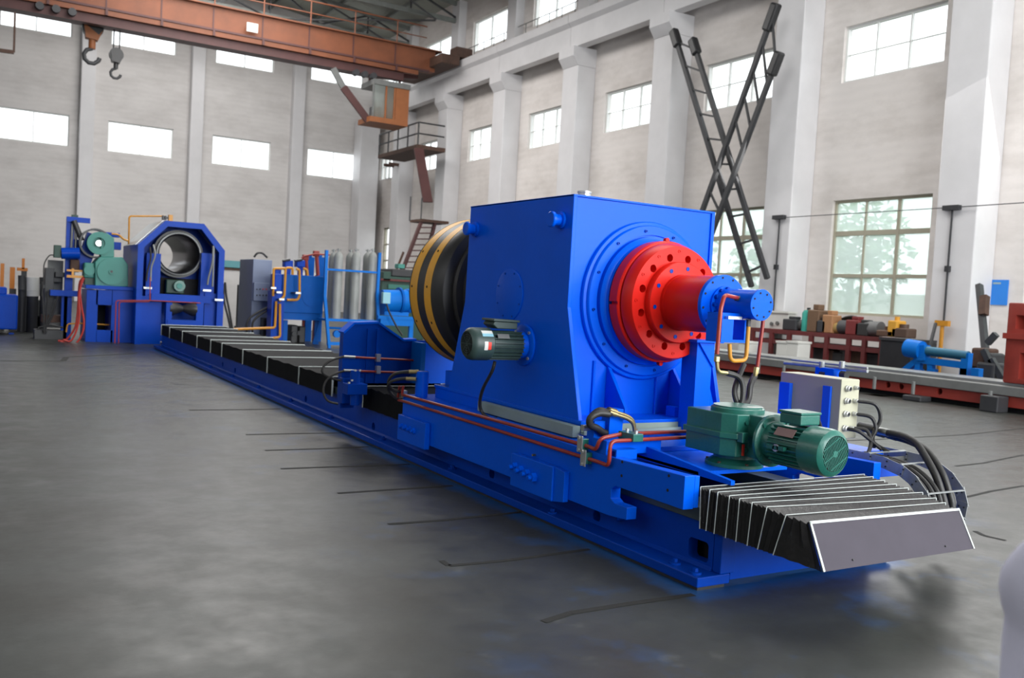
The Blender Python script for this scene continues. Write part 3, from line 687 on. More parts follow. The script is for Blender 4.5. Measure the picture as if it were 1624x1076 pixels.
def ring(prof, n=72): return MB().lathe(prof, (AX, 1.715, AZ), (AX, .715, AZ), n, unit=False)
ring([(0, .0), (.590, .0), (.590, .02), (.583, .03), (.562, .034), (.557, .055), (.552, .06), (.49, .062), (.488, .048), (.477, .048), (.475, .085), (.46, .10), (.442, .108), (.435, .13), (0, .13)], 96).build('bearing_flange', BLUE, hs)
for k in range(12):
    a = circ(AX, AZ, .52, k, 12, .3); MB().lathe([(0, 0), (.011, 0), (.011, .012), (.006, .012), (.006, .005), (0, .005)], (a[0], 1.655, a[1]), (a[0], .655, a[1]), 12, unit=False).build('socket_screw', BLUE_SHADE, hs)
def lug(y, z):
    MB().lathe([(0, 0), (.062, 0), (.062, .02), (.042, .024), (.042, .07), (.056, .075), (.056, .095), (.05, .10), (0, .10)], (.199, y, z), (-.8, y, z), 28, unit=False).build('lifting_trunnion', BLUE, hs)
lug(1.84, 2.12); lug(3.13, 2.10)
ov = MB().lathe([(0, 0), (.205, 0), (.205, .006), (.198, .008), (0, .008)], (.1995, 2.515, 1.565), (-.8, 2.515, 1.565), 64, unit=False).build('inspection_cover', BLUE, hs)
for k in range(8):
    a = circ(2.515, 1.565, .18, k, 8, .5); MB().hexbolt((.1913, a[0], a[1]), (-1, 0, 0), .008, .005).build('screw', BLUE_SHADE, ov)
c_ = onZ(934, 312, 2.30)
MB().lathe([(0, 0), (.052, 0), (.052, .012), (.047, .014), (.047, .026), (.052, .028), (.052, .04), (.047, .042), (0, .042)], (c_.x, c_.y+.06, 2.3005), (c_.x, c_.y+.06, 3.3005), 28, unit=False).build('breather_cap', CHR, hs)
MB().box(1.06, 1.21, 1.28, 1.439, .605, 1.30).build('support_post', BLUE, hs, False, bevel=.004)
MB().box(1.00, 1.26, 1.22, 1.48, 1.30, 1.32).build('post_cap', BLUE, hs, False, bevel=.003)
MB().prism([(1.21, .605), (1.45, .605), (1.21, 1.25)], 1, 1.40, 1.42).build('post_brace', BLUE, hs, False)
MB().prism([(1.21, 1.12), (1.21, 1.30), (1.06, 1.30)], 1, 1.262, 1.279).build('post_gusset', BLUE, hs, False)
MB().bar((1.36, 1.72, 1.28), (1.44, 1.45, .70), .03, .03, up=(1, 0, 0)).build('side_rib', BLUE, hs, False)
for x, y in ((1.06, 1.37), (1.22, 1.22)): MB().hexbolt((x, y-.06, .6045), (0, 0, 1), .022, .03).build('anchor_bolt', BLUE, hs)
MB().box(1.08, 1.12, 1.50, 1.60, .722, .80).build('lug_block', BLUE, hs, False)
# cable trays round the foot of the box
ty = thing('cable_tray', (.16, 2.1, .61), 'pale grey-green cable tray running round the foot of the headstock', 'cable tray')
MB().box(.125, .188, 1.44, 2.80, .612, .69).build('tray_side', TRAY, ty, False, bevel=.002)
MB().box(.19, 1.20, 1.395, 1.438, .632, .645).build('tray_bottom', TRAY, ty, False)
MB().box(.19, 1.20, 1.432, 1.438, .645, .70).build('tray_back', TRAY, ty, False)
MB().box(.19, 1.20, 1.395, 1.40, .645, .668).build('tray_lip', TRAY, ty, False)
# ================================================================== RED COUPLING
rc = thing('spindle_coupling', (AX, 1.4, AZ), 'bright red stepped spindle disc with holes on the headstock front', 'coupling')
def rg(prof, n=72): return MB().lathe(prof, (AX, 1.715, AZ), (AX, .715, AZ), n, unit=False)
d_ = rg([(0, .14), (.425, .14), (.442, .15), (.442, .235), (.434, .245), (.39, .25), (.395, .262), (.425, .262), (.425, .262), (.423, .30), (.405, .345), (.40, .355), (0, .355)], 96).build('chuck_disc', RED, rc)
c = MB()
for k in range(12):
    a = circ(AX, AZ, .325, k, 12, .5); c.cyl((a[0], 1.28, a[1]), (a[0], 1.42, a[1]), .028, n=20)
for k in range(4):
    a = 2*PI*k/4+.06; p = Vector((AX+.432*math.cos(a), 1.53, AZ+.432*math.sin(a))); q = p+Vector((math.cos(a), 0, math.sin(a)))*.1
    c.bar(p-Vector((math.cos(a), 0, math.sin(a)))*.02, q, .11, .022, up=(-math.sin(a), 0, math.cos(a)))
cut(d_, c)
for k in range(12):
    a = circ(AX, AZ, .366, k, 12); b = MB().lathe([(.012, 0), (.012, .004), (.008, .004), (.008, 0)], (a[0], 1.3595, a[1]), (a[0], .36, a[1]), 12, unit=False).build('socket_screw', RED, rc)
for (x, z) in ((AX+.02, AZ+.452), (AX+.03, AZ-.452)): MB().cyl((x, 1.55, z), (x, 1.52, z), .018, n=12).build('locating_pin', RED, rc)
h_ = rg([(0, .356), (.29, .356), (.29, .40), (.283, .41), (.20, .412), (.198, .44), (0, .44)]).build('hub_flange', RED, rc)
for k in range(10):
    a = circ(AX, AZ, .245, k, 10, .25); MB().lathe([(0, 0), (.015, 0), (.015, .003), (.012, .003), (.012, .001), (0, .001)], (a[0], 1.3035, a[1]), (a[0], .3, a[1]), 14, unit=False).build('bolt_hole', BLUE_SHADE, h_)
rg([(0, .44), (.196, .44), (.196, .80), (0, .80)]).build('sleeve', RED, rc)
# blue rotary cylinder
cy = thing('rotary_cylinder', (AX, .8, AZ), 'bright blue rotary hydraulic cylinder projecting from the red sleeve', 'hydraulic cylinder')
cp = rg([(0, .8015), (.203, .8015), (.203, .83), (.20, .833), (0, .833)]).build('cap_flange', BLUE, cy)
for k in range(12):
    a = circ(AX, AZ, .183, k, 12, .25); MB().cyl((a[0], .8815, a[1]), (a[0], .8785, a[1]), .008, n=10).build('screw_hole', DARK, cp)
nf = rg([(0, .8335), (.125, .8335), (.125, .85), (0, .85)]).build('neck_flange', BLUE, cy)
for k in range(12):
    a = circ(AX, AZ, .108, k, 12); MB().hexbolt((a[0], .8645, a[1]), (0, -1, 0), .014, .022).build('bolt', BLUE_SHADE, nf)
MB().lathe([(0, 0), (.097, 0), (.097, .30), (.095, .302), (0, .302)], (AX, .8645, AZ+.012), (AX, -.1, AZ+.012), 40, unit=False).build('cylinder_barrel', BLUE, cy)
ec = MB().lathe([(0, .303), (.101, .303), (.101, .325), (.099, .327), (0, .327)], (AX, .8645, AZ+.012), (AX, -.1355, AZ+.012), 40, unit=False).build('end_cap', BLUE, cy)
for k in range(8):
    a = circ(AX, AZ+.012, .078, k, 8, .35); MB().cyl((a[0], .5372, a[1]), (a[0], .5335, a[1]), .007, n=8).build('screw', DARK, ec)
df = MB(); _a = onY(1143, 544, .62); _b = onY(1184, 508, .62); x0, x1, y0, y1, z0, z1 = _a.x, _b.x, .62, .76, _b.z-.13, _b.z
df.box(x0, x1, y0, y1, z0-.018, z0); df.box(x0, x0+.10, y0, y1, z0, z1); df.box(x1-.012, x1, y0, y1, z0, z1); df.box(x0+.002, x1-.002, y0+.03, y1-.002, z1+.0005, z1+.04)
df.build('drain_frame', BLUE, cy, False)
for z in (z1+.02,): MB().box(x0+.05, x0+.17, y0-.002, y0+.028, z1+.001, z1+.02).build('clamp_plate', CHR, cy, False)
def pp(L, Yp): return [onY(a, b, Yp if not isinstance(Yp, (list, tuple)) else Yp[i]) for i, (a, b) in enumerate(L)]
# pipes to the rotary cylinder
t = thing('red_feed_pipe', onY(1140, 560, .58), 'pale red bent pipe dropping from the near side of the blue rotary cylinder', 'pipe')
MB().tube(pp([(1170, 473), (1149, 468), (1143, 490), (1137, 562)], (.66, .60, .57, .57)), .0135, 14, bend=.035).build('pipe', RED_PIPE, t)
q = onY(1137, 566, .57); MB().lathe([(0, 0), (.02, 0), (.02, .03), (.014, .034), (0, .034)], q, q+Vector((0, 0, -1)), 6, unit=False).build('union_nut', BRASS, t)
MB().tube(pp([(1137, 570), (1138, 590), (1153, 592)], .57), .012, 10, bend=.03).build('elbow', BRASS, t)
q = onY(1170, 474, .66); MB().hexbolt(q+V((-.02, 0, 0)), (1, 0, .1), .017, .04).build('port_fitting', GRYD, t)
t = thing('yellow_drain_pipe', onY(1170, 570, .62), 'yellow U-shaped drain pipe under the blue rotary cylinder', 'pipe')
MB().tube(pp([(1187, 516), (1183, 572), (1158, 573), (1157, 546)], .62), .0135, 14, bend=.04).build('pipe', YPIPE, t)
q = onY(1187, 507, .62); MB().hexbolt(q, (0, 0, -1), .019, .045).build('port_fitting', GRYD, t)
t = thing('red_return_pipe', onY(1203, 585, .62), 'dark red straight pipe hanging from the far side of the blue rotary cylinder', 'pipe')
MB().tube(pp([(1211, 500), (1209, 520), (1201, 582)], .66), .0125, 12, bend=.03).build('pipe', RED_PIPE, t)
q = onY(1200, 583, .66); MB().lathe([(0, 0), (.019, 0), (.019, .04), (.012, .06), (0, .06)], q, q+Vector((-.15, 0, -1)), 6, unit=False).build('union_nut', BRASS, t)
hs_ = [([(1153, 592), (1170, 598), (1178, 612), (1176, 640), (1160, 664)], 'black hose curling from the brass elbow of the red feed pipe'),
       ([(1180, 578), (1170, 602), (1165, 622), (1170, 640), (1182, 648), (1188, 668)], 'black hose hanging below the yellow drain pipe'),
       ([(1197, 596), (1190, 612), (1186, 636), (1172, 652), (1157, 668)], 'black hose hanging below the dark red return pipe')]
for i, (L, lab) in enumerate(hs_):
    tag(MB().curve([onY(a, b, .80+.03*i-.03*k) for k, (a, b) in enumerate(L)][:len(L)], .019+.003*(i == 2), 10).build('hydraulic_hose', RUB, None), lab, 'hose', 'hoses under the rotary cylinder')
# ================================================================== STRIPED DRUM
dr = thing('striped_drum', (AX, 3.9, AZ-.72), 'big black and yellow striped drum behind the blue headstock box', 'drum')
def rd(prof, n=96): return MB().lathe(prof, (AX, 3.25, AZ), (AX, 4.25, AZ), n, unit=False)
rd([(.50, .01), (.60, .02), (.60, .26), (.655, .28), (.66, .33), (.645, .35), (.64, .40), (.715, .42), (.722, .43), (.722, .66)]).build('drum_shell', BLK, dr)
rd([(.722, .661), (.724, .661), (.724, .80), (.722, .80)]).build('yellow_band', YEL, dr)
rd([(.722, .801), (.723, .801), (.723, .955), (.722, .955)]).build('black_band', BLK, dr)
rd([(.722, .956), (.725, .956), (.725, 1.11), (.722, 1.11)]).build('yellow_band', YEL, dr)
rd([(.7219, .66), (.7219, 1.11), (.728, 1.111), (.728, 1.125), (.60, 1.13), (.55, 1.13), (.55, .7)]).build('rim', BLK, dr)
for a in (178, 205, 150):
    for y in (4.32, 3.99): r = .7245; p = V((AX+r*math.cos(math.radians(a)), y, AZ+r*math.sin(math.radians(a)))); MB().cyl(p, p+V((math.cos(math.radians(a)), 0, math.sin(math.radians(a))))*.003, .012, n=10).build('screw_head', DARK, dr)
rd([(.30, -.0), (.30, 1.0), (0, 1.0)]).build('drum_core', BLK, dr)
MB().box(.4, 1.37, 3.76, 3.95, .6045, .83).build('drum_cradle', BLUE, sd_, False)
# ================================================================== MOTORS
def motor(name, label, base, axis, r, L, m, cover_m, tb=True, flange_m=None, fl=1.4, fins=28, grid=False):
    """electric motor: base = centre of mounting face, axis = direction towards the fan"""
    B = V(base); A = V(axis).normalized(); up = V((0, 0, 1)); sdv = A.cross(up)
    t = thing(name, B+A*L/2-up*r, label, 'electric motor')
    def lz(prof, n=40): return MB().lathe(prof, B, B+A, n, unit=False)
    f = lz([(0, 0), (r*fl, 0), (r*fl, r*.12), (r*fl*.97, r*.15), (r*.85, r*.18), (r*.80, r*.5), (0, r*.5)]).build('flange', flange_m or m, t)
    for k in range(4):
        a = PI/4+k*PI/2; p = B+(sdv*math.cos(a)+up*math.sin(a))*r*fl*.86+A*r*.15; MB().hexbolt(p, A, r*.10, r*.10).build('flange_bolt', CHR if m is GREEN_G else m, f)
    lz([(0, r*.45), (r*.78, r*.45), (r*.80, r*.5), (r*.80, L*.66), (0, L*.66)]).build('body', m, t)
    fn = MB()
    for k in range(fins):
        a = 2*PI*(k+.5)/fins; d = sdv*math.cos(a)+up*math.sin(a)
        if tb and d.z > .93: continue
        fn.bar(B+A*r*.52+d*r*.87, B+A*L*.655+d*r*.87, r*.045, r*.2, up=d)
    fn.build('cooling_fins', m, t, False)
    cv = lz([(0, L*.64), (r*.95, L*.64), (r, L*.655), (r, L*.90), (r*.96, L*.955), (r*.82, L*.99), (r*.76, L), (r*.74, L*.985), (0, L*.985)], 48).build('fan_cover', cover_m, t)
    g = MB(); o = B+A*(L*.992)
    if grid:
        k = -7
        for k in range(-8, 9):
            h = math.sqrt(max(0, (r*.72)**2-(k*r*.085)**2))
            for k2 in (0,):
                a_ = (sdv*.5+up*.866); b_ = (sdv*.866-up*.5); c0 = o+b_*(k*r*.085)
                if h > .01: g.bar(c0-a_*h, c0+a_*h, r*.035, r*.03, up=A)
        for k in (-4, 0, 4):
            h = math.sqrt((r*.72)**2-(k*r*.12)**2); g.bar(o+a_*(k*r*.12)-b_*h, o+a_*(k*r*.12)+b_*h, r*.035, r*.035, up=A)
        g.lathe([(0, 0), (r*.14, 0), (r*.14, r*.02), (0, r*.02)], o, o+A, 20, unit=False)
    else:
        for k in range(5):
            rr = r*(.15+.14*k); g.tube([o+(sdv*math.cos(2*PI*i/24)+up*math.sin(2*PI*i/24))*rr for i in range(25)], r*.018, 6)
        for k in range(4): a = k*PI/4; v = sdv*math.cos(a)+up*math.sin(a); g.bar(o-v*r*.74, o+v*r*.74, r*.04, r*.03, up=A)
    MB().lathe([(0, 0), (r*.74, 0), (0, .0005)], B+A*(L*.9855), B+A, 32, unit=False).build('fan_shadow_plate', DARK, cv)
    g.build('fan_grille', cover_m, cv, False)
    return t, B, A, sdv, up
gt, B, A_, S_, U_ = motor('gear_motor', 'green finned electric motor bolted to the green worm gearbox', (.67, .215, .775), (0, -1, 0), .137, .475, GREEN, GREEN, fl=1.16, grid=True)
tb = MB().box(.60, .76, -.06, .10, .905, .965).build('terminal_box', GREEN, gt, False, bevel=.008)
MB().box(.595, .765, -.065, .105, .9655, .98).build('lid', GREEN, tb, False, bevel=.004)
MB().box(.545, .60, .0, .10, .872, .875).build('nameplate', LABG, gt, False) if False else None
q0 = V((.67-.137*math.cos(math.radians(38)), .02, .775+.137*math.sin(math.radians(38)))); dn = V((-math.cos(math.radians(38)), 0, math.sin(math.radians(38))))
MB().bar(q0+V((0, .07, 0))-dn*.004, q0+V((0, -.07, 0))-dn*.004, .055, .004, up=dn).build('nameplate', LABG, gt, False)
e = MB().tube([(.535, .03, .80), (.525, .03, .78)], .012, 8); e = MB().lathe([(.012, 0), (.022, 0), (.022, .01), (.012, .01)], (.525, .04, .765), (-.5, .04, .765), 14, unit=False).build('lifting_eye', CHR, gt)
MB().box(.515, .545, -.02, .11, .755, .778).build('fin_boss', GREEN, gt, False)
# worm gearbox
gb = thing('worm_gearbox', (.66, .5, .575), 'dark green worm gearbox standing upright beside the headstock foot', 'gearbox')
MB().prism([(.46, .74), (.46, .43), (.51, .345), (.60, .335), (.60, .235), (.88, .235), (.88, .74)], 2, .655, .915).build('housing', GREEN, gb, False, bevel=.006)
MB().prism([(.445, .755), (.445, .42), (.50, .33), (.52, .325), (.58, .40), (.58, .755)], 2, .765, .80).build('split_flange', GREEN, gb, False, bevel=.004)
MB().box(.505, .555, .29, .335, .752, .812).build('flange_lug', GREEN, gb, False, bevel=.003)
MB().lathe([(0, .0), (.165, .0), (.165, .022), (.15, .03), (.15, .036), (0, .036)], (.66, .5, .9155), (.66, .5, 1.9155), 48, unit=False).build('top_cover', GREEN, gb)
MB().lathe([(0, 0), (.18, 0), (.18, .02), (.16, .03), (.13, .05), (.13, .078), (0, .078)], (.66, .5, .5765), (.66, .5, 1.5765), 48, unit=False).build('base_flange', GREEN, gb)
for k in range(6):
    a = circ(.66, .5, .165, k, 6, .2); MB().hexbolt((a[0], a[1], .597), (0, 0, 1), .012, .012).build('base_bolt', BRN, gb)
MB().box(.553, .568, .329, .3375, .665, .735).build('oil_level_mark', LABR, gb, False, label='bright red vertical oil level strip')
for (x, z) in ((.575, .865), (.585, .70)): MB().hexbolt((x, .3345, z), (0, -1, 0), .013, .01).build('plug', GREEN, gb)
MB().bar((.66, .42, .9515), (.75, .37, .9515), .03, .001).build('cover_label', WHT, gb, False)
for o in (gt, gb):
    o.location.x += .055
# grey motor on the side of the headstock
sm, B, A_, S_, U_ = motor('side_motor', 'small grey-green electric motor on the left side of the headstock box', (.198, 2.25, 1.19), (-1, 0, 0), .122, .50, GREEN_G, GREEN_G, flange_m=BLUE, fl=1.3, fins=22)
tb = MB().prism([(.08, 1.31), (.08, 1.36), (-.115, 1.365), (-.13, 1.34), (-.09, 1.31)], 1, 2.17, 2.33).build('terminal_box', GREEN_G, sm, False, bevel=.006)
MB().prism([(.09, 1.361), (.09, 1.378), (-.13, 1.383), (-.135, 1.366)], 1, 2.155, 2.345).build('lid', GREEN_G, tb, False, bevel=.003)
def curved_label(cx, cy_, cz, r, x0, x1, a0, a1, m, par, nm='label'):
    rows = [[V((x, cy_-r*math.cos(math.radians(a)), cz+r*math.sin(math.radians(a)))) for x in (x0, x1)] for a in [a0+(a1-a0)*k/6 for k in range(7)]]
    MB().grid(rows).build(nm, m, par, True)
curved_label(0, 2.25, 1.19, .1235, -.225, -.135, 42, 56, WHT, sm); curved_label(0, 2.25, 1.19, .1236, -.225, -.135, 30, 42, LABB, sm, 'label')
curved_label(0, 2.25, 1.19, .1237, -.215, -.185, -18, 12, WHT, sm, 'round_sticker'); curved_label(0, 2.25, 1.19, .1238, -.184, -.158, -16, 10, LABR, sm, 'round_sticker')
curved_label(0, 2.25, 1.19, .1245, -.10, -.0, 24, 42, GRY, sm, 'nameplate')
tag(MB().curve([onX(a, b, v) for a, b, v in ((785, 574, -.05), (780, 590, -.05), (766, 617, 0), (761, 640, .03), (765, 655, .06), (777, 664, .08), (788, 664, .11))], .013, 10).build('power_cable', RUB, None), 'black power cable hanging from the grey-green side motor to the tray', 'cable')
# ================================================================== RED PIPES ON THE SADDLE
def pipe(name, pts, r, bend, m, lab, cat='pipe', grp=None):
    return tag(MB().tube(pts, r, 12, bend=bend).build(name, m, None), lab, cat, grp)
G1 = 'red hydraulic pipes along the saddle'
pipe('red_hydraulic_pipe', [(-.045, 3.90, .69), (-.045, 3.93, .60), (-.045, 3.86, .61), (-.045, 1.0, .630), (-.045, .93, .62), (-.045, .90, .70), (.12, .90, .722), (1.0, .92, .722)], .0125, .045, RED_PIPE, 'upper red pipe along the saddle side, bending up beside the hose fittings', grp=G1)
pipe('red_hydraulic_pipe', [(-.045, 3.98, .68), (-.045, 4.02, .545), (-.045, 3.9, .553), (-.045, .87, .552), (-.045, .79, .545), (-.045, .79, .70), (.12, .80, .70), (1.0, .84, .70)], .0125, .045, RED_PIPE, 'lower red pipe along the saddle side, reaching further toward the saddle end', grp=G1)
for i, (y, z) in enumerate(((1.075, .645), (1.03, .563))):
    t = thing('pipe_clamp', (-.04, y, z-.04), ('upper' if i == 0 else 'lower')+' zinc pipe clamp with green body on the saddle side', 'pipe clamp', 'clamps on the saddle pipes')
    cl = MB().box(-.066, -.0205, y-.03, y+.03, z-.045, z+.028).build('clamp_body', GREEN, t, False, bevel=.004)
    MB().box(-.072, -.0665, y-.028, y+.028, z-.06, z+.045).build('clamp_plate', CHR, t, False, bevel=.001)
    for dz in (-.048, .033): MB().hexbolt((-.0725, y, z+dz), (-1, 0, 0), .011, .012).build('clamp_screw', CHR, t)
t = thing('pipe_clamp', (.14, .82, .69), 'green pipe clamp block next to the brass hose fittings', 'pipe clamp', 'clamps on the saddle pipes')
MB().box(.12, .20, .775, .93, .691, .74).build('clamp_body', GREEN, t, False, bevel=.004)
for k in range(2): MB().hexbolt((.16, .80+.09*k, .7405), (0, 0, 1), .012, .018).build('clamp_screw', CHR, t)
# twin hoses looping from the brass elbows on top of the saddle front
vb = thing('valve_block', (.09, 1.12, .695), 'small blue valve block at the front foot of the headstock', 'valve')
MB().box(.13, .24, 1.04, 1.13, .605, .86).build('block', BLUE, vb, False, bevel=.004); MB().box(.04, .13, 1.08, 1.16, .605, .78).build('side_block', BLUE, vb, False, bevel=.004)
MB().cyl((.02, 1.10, .735), (-.04, 1.10, .735), .02, n=14).build('plug', CHR, vb)
def at(px, py, y): return onY(px, py, y)
for i, dy in enumerate((0, .045)):
    L = [(1007, 690), (1005, 672), (995, 664), (977, 658)]
    P = [at(a, b-4*i, 1.0+dy) for a, b in L]
    f = thing('brass_elbow_fitting', P[0], 'brass elbow fitting, the '+('nearer' if i == 0 else 'farther')+' of the pair above the pipe bends', 'pipe fitting', 'brass elbows at the saddle front')
    MB().tube(P, .0125, 12, bend=.035).build('elbow', BRASS, f); MB().hexbolt(P[0]+V((0, 0, -.006)), (0, 0, 1), .018, .03).build('union_nut', BRASS, f)
    q = P[-1]; d = (P[-1]-P[-2]).normalized(); MB().cyl(q, q+d*.06, .019, n=12).build('crimp_sleeve', BRASS, f)
    e = q+d*.055; H = [(965-3*i, 657-3*i), (950, 656-4*i), (937, 663), (936, 674), (948, 680), (956+8*i, 686+2*i), (970, 689)]
    tag(MB().curve([e]+[at(a, b, 1.0+dy+.012*k) for k, (a, b) in enumerate(H)], .023, 12).build('hydraulic_hose', RUB, None), 'thick black hose looping back from the '+('nearer' if i == 0 else 'farther')+' brass elbow', 'hose', 'looped hoses at the saddle front')
# ================================================================== JUNCTION BOX
jb = thing('junction_box', (1.79, .8, .70), 'beige steel junction box with chrome cable glands on its narrow side', 'junction box')
MB().box(1.70, 1.885, .525, 1.07, .70, 1.112).build('enclosure', BEIGE, jb, False, bevel=.006)
MB().box(1.885, 1.893, .53, 1.065, .705, 1.107).build('door', BEIGE, jb, False, bevel=.003)
MB().box(1.665, 1.699, .95, 1.045, .62, 1.04).build('mounting_bar', BLUE_V, jb, False)
MB().box(1.68, 1.699, .60, .665, .62, 1.055).build('mounting_bar', BLUE_V, jb, False)
gl = [(1.755, 1.05), (1.84, 1.055), (1.755, .965), (1.84, .965), (1.755, .875), (1.84, .875), (1.755, .775), (1.82, .775)]
for i, (x, z) in enumerate(gl):
    r = .022 if x < 1.8 else .015
    MB().lathe([(r*.55, 0), (r, 0), (r, .012), (r*.85, .014), (r*.85, .03), (r*.6, .033), (r*.55, .02)], (x, .5235, z), (x, -.5, z), 16, unit=False).build('cable_gland', CHR, jb)
    MB().cyl((x, .521, z), (x, .508, z), r*.5, n=12).build('gland_insert', GRYD, jb)
MB().box(1.62, 2.1, .45, 1.15, .55, .62).build('bracket_shelf', BLUE, jb, False, bevel=.004)
cab_ = [([(1.84, .51, .965), (1.93, .42, .95), (1.97, .40, .85), (1.93, .42, .74), (1.90, .38, .66)], 'black cable arching from the upper right gland of the junction box'),
        ([(1.84, .51, .875), (1.91, .43, .86), (1.93, .40, .78), (1.90, .40, .70), (1.95, .3, .64)], 'black cable from the middle right gland of the junction box'),
        ([(1.755, .51, .775), (1.80, .44, .765), (1.86, .40, .72), (1.93, .34, .65)], 'black cable from the bottom left gland of the junction box'),
        ([(1.82, .51, .775), (1.88, .44, .77), (1.885, .40, .71), (1.83, .36, .66), (1.78, .34, .62)], 'black cable from the bottom right gland, dropping toward the gear motor')]
for P, lab in cab_: tag(MB().curve(P, .013, 10).build('control_cable', RUB, None), lab, 'cable', 'cables from the junction box')
tag(MB().curve([(.82, .02, .925), (.88, .03, .935), (.95, .06, .90), (1.02, .10, .83), (1.08, .16, .74), (1.15, .3, .66), (1.3, .42, .60)], .012, 10).build('motor_cable', RUB, None), 'black cable curving from the terminal box of the green motor', 'cable')
sb = thing('side_support_shelf', (1.75, .45, .40), 'blue support shelf beside the bed under the junction box and cable chain', 'bracket')
MB().box(1.652, 2.12, .30, 1.2, .47, .545).build('shelf_plate', BLUE_V, sb, False, bevel=.004); MB().prism([(1.652, .2), (1.652, .468), (2.0, .468)], 1, .6, .63).build('shelf_web', BLUE, sb, False)
# linear rods in a blue clamp behind the junction box
rd_ = thing('rod_clamp', onX(1317, 600, 2.25), 'blue clamp holding two polished steel rods behind the junction box', 'rod clamp')
for (a, b, c2, d2, r) in ((1244, 576, 1376, 589, .013), (1256, 571, 1376, 584, .009)): MB().tube([onX(a, b, 2.25), onX(c2, d2, 2.25)], r, 12).build('rod', GALV, rd_)
q = onX(1317, 590, 2.25); MB().box(2.18, 2.32, q.y-.09, q.y+.09, q.z-.16, q.z+.03).build('clamp_block', BLUE, rd_, False, bevel=.006)
for px in (1303, 1335): e = onX(px, 584, 2.2); MB().cyl(e, e+V((0, -.0, .05)), .022, n=14).build('clamp_roller', GALV, rd_); MB().cyl(e+V((0, 0, -.05)), e+V((0, -.05, -.05)), .03, n=16).build('end_bush', BLK, rd_)
MB().box(2.2, 2.3, q.y-.04, q.y+.04, .0, q.z-.161).build('post', BLUE, rd_, False)
# ================================================================== CABLE CHAIN
cc = thing('cable_chain', (1.95, .0, .3), 'galvanised steel cable carrier chain curving over at the near right of the bed', 'cable carrier')
def chain_pts(): 
    P = []
    for k in range(4): P.append((.42-.11*k, .60))
    for a in range(90, -30, -22): P.append((.02-.0+.30*(0)+-.02-.22*math.cos(math.radians(a)), .38+.22*math.sin(math.radians(a))))
    return P
C_ = [(.44, .605), (.30, .605), (.17, .600), (.05, .575), (-.05, .525), (-.12, .455), (-.15, .37), (-.14, .28), (-.09, .20), (.0, .14)]
for xs in (1.735, 2.115):
    for i in range(len(C_)-1):
        a, b = C_[i], C_[i+1]; a_ = V((xs+(.006 if i % 2 else 0), a[0], a[1])); b_ = V((xs+(.006 if i % 2 else 0), b[0], b[1])); d = (b_-a_).normalized()
        l = MB().bar(a_-d*.02, b_+d*.02, .005, .075, up=(0, 1, 0) if abs(d.y) < .5 else (0, 0, 1)); k_ = l.build('link_plate', GALV, cc, False)
        for s_ in (-.018, .018):
            n_ = V((0, -d.z, d.y)); p = a_.lerp(b_, .15)+n_*s_; MB().cyl(p+V((-.004, 0, 0)), p+V((-.009, 0, 0)), .006, n=8).build('rivet', GRYD, k_)
for i in (1, 3, 5, 7): a = C_[i]; n_ = .036; MB().bar((1.735, a[0]-(.03 if i > 3 else .0), a[1]+.038-(.03 if i > 4 else 0)), (2.12, a[0]-(.03 if i > 3 else 0), a[1]+.038-(.03 if i > 4 else 0)), .014, .008).build('crossbar', GALV, cc, False)
MB().bar((1.735, .30, .575), (2.115, .30, .575), .01, .06).build('comb_plate', GRY, cc, False)
H0 = ['thick black hose with a brass end entering the cable chain', 'second thick black hose beside the brass-ended one, entering the chain']
for i in range(2):
    x = 1.93+.075*i
    P = [onX(1405+14*i, 686+7*i, x+.05), onX(1432+10*i, 692+8*i, x+.03), onX(1452+12*i, 703+8*i, x+.02), onX(1466+14*i, 722+6*i, x+.01), (x, C_[4][0]-.02, C_[4][1]+.03), (x, C_[5][0], C_[5][1]), (x, C_[6][0], C_[6][1]), (x, C_[7][0], C_[7][1]), (x, .02, .17)]
    tag(MB().curve(P, .024, 12).build('chain_hose', RUB, None), H0[i], 'hose', 'hoses in the cable chain')
    q = V(P[0]); d = (V(P[0])-V(P[1])).normalized()
    f = thing('hose_end_fitting', q, 'steel and brass hose end, the '+('upper' if i == 0 else 'lower')+' one right of the junction box', 'hose fitting', 'hose end fittings')
    MB().cyl(q-d*.02, q+d*.06, .0265, n=14).build('crimp_sleeve', STEEL if i == 0 else GRYD, f); MB().hexbolt(q+d*.0605, d, .028, .035).build('union_nut', BRASS if i == 0 else GRYD, f)
    MB().cyl(q+d*.096, q+d*.24, .033, n=14).build('manifold_stub', BLK, f)
for i in range(3):
    x = 1.775+.055*i; P = [(x, C_[k][0]+.0, C_[k][1]) for k in range(0, 9)]
    tag(MB().curve(P, .019, 10).build('chain_cable', RUB, None), ['black cable nearest the left link plates inside the chain', 'black cable second from the left link plates in the chain', 'black cable in the middle of the chain under the hoses'][i], 'cable', 'cables in the cable chain')
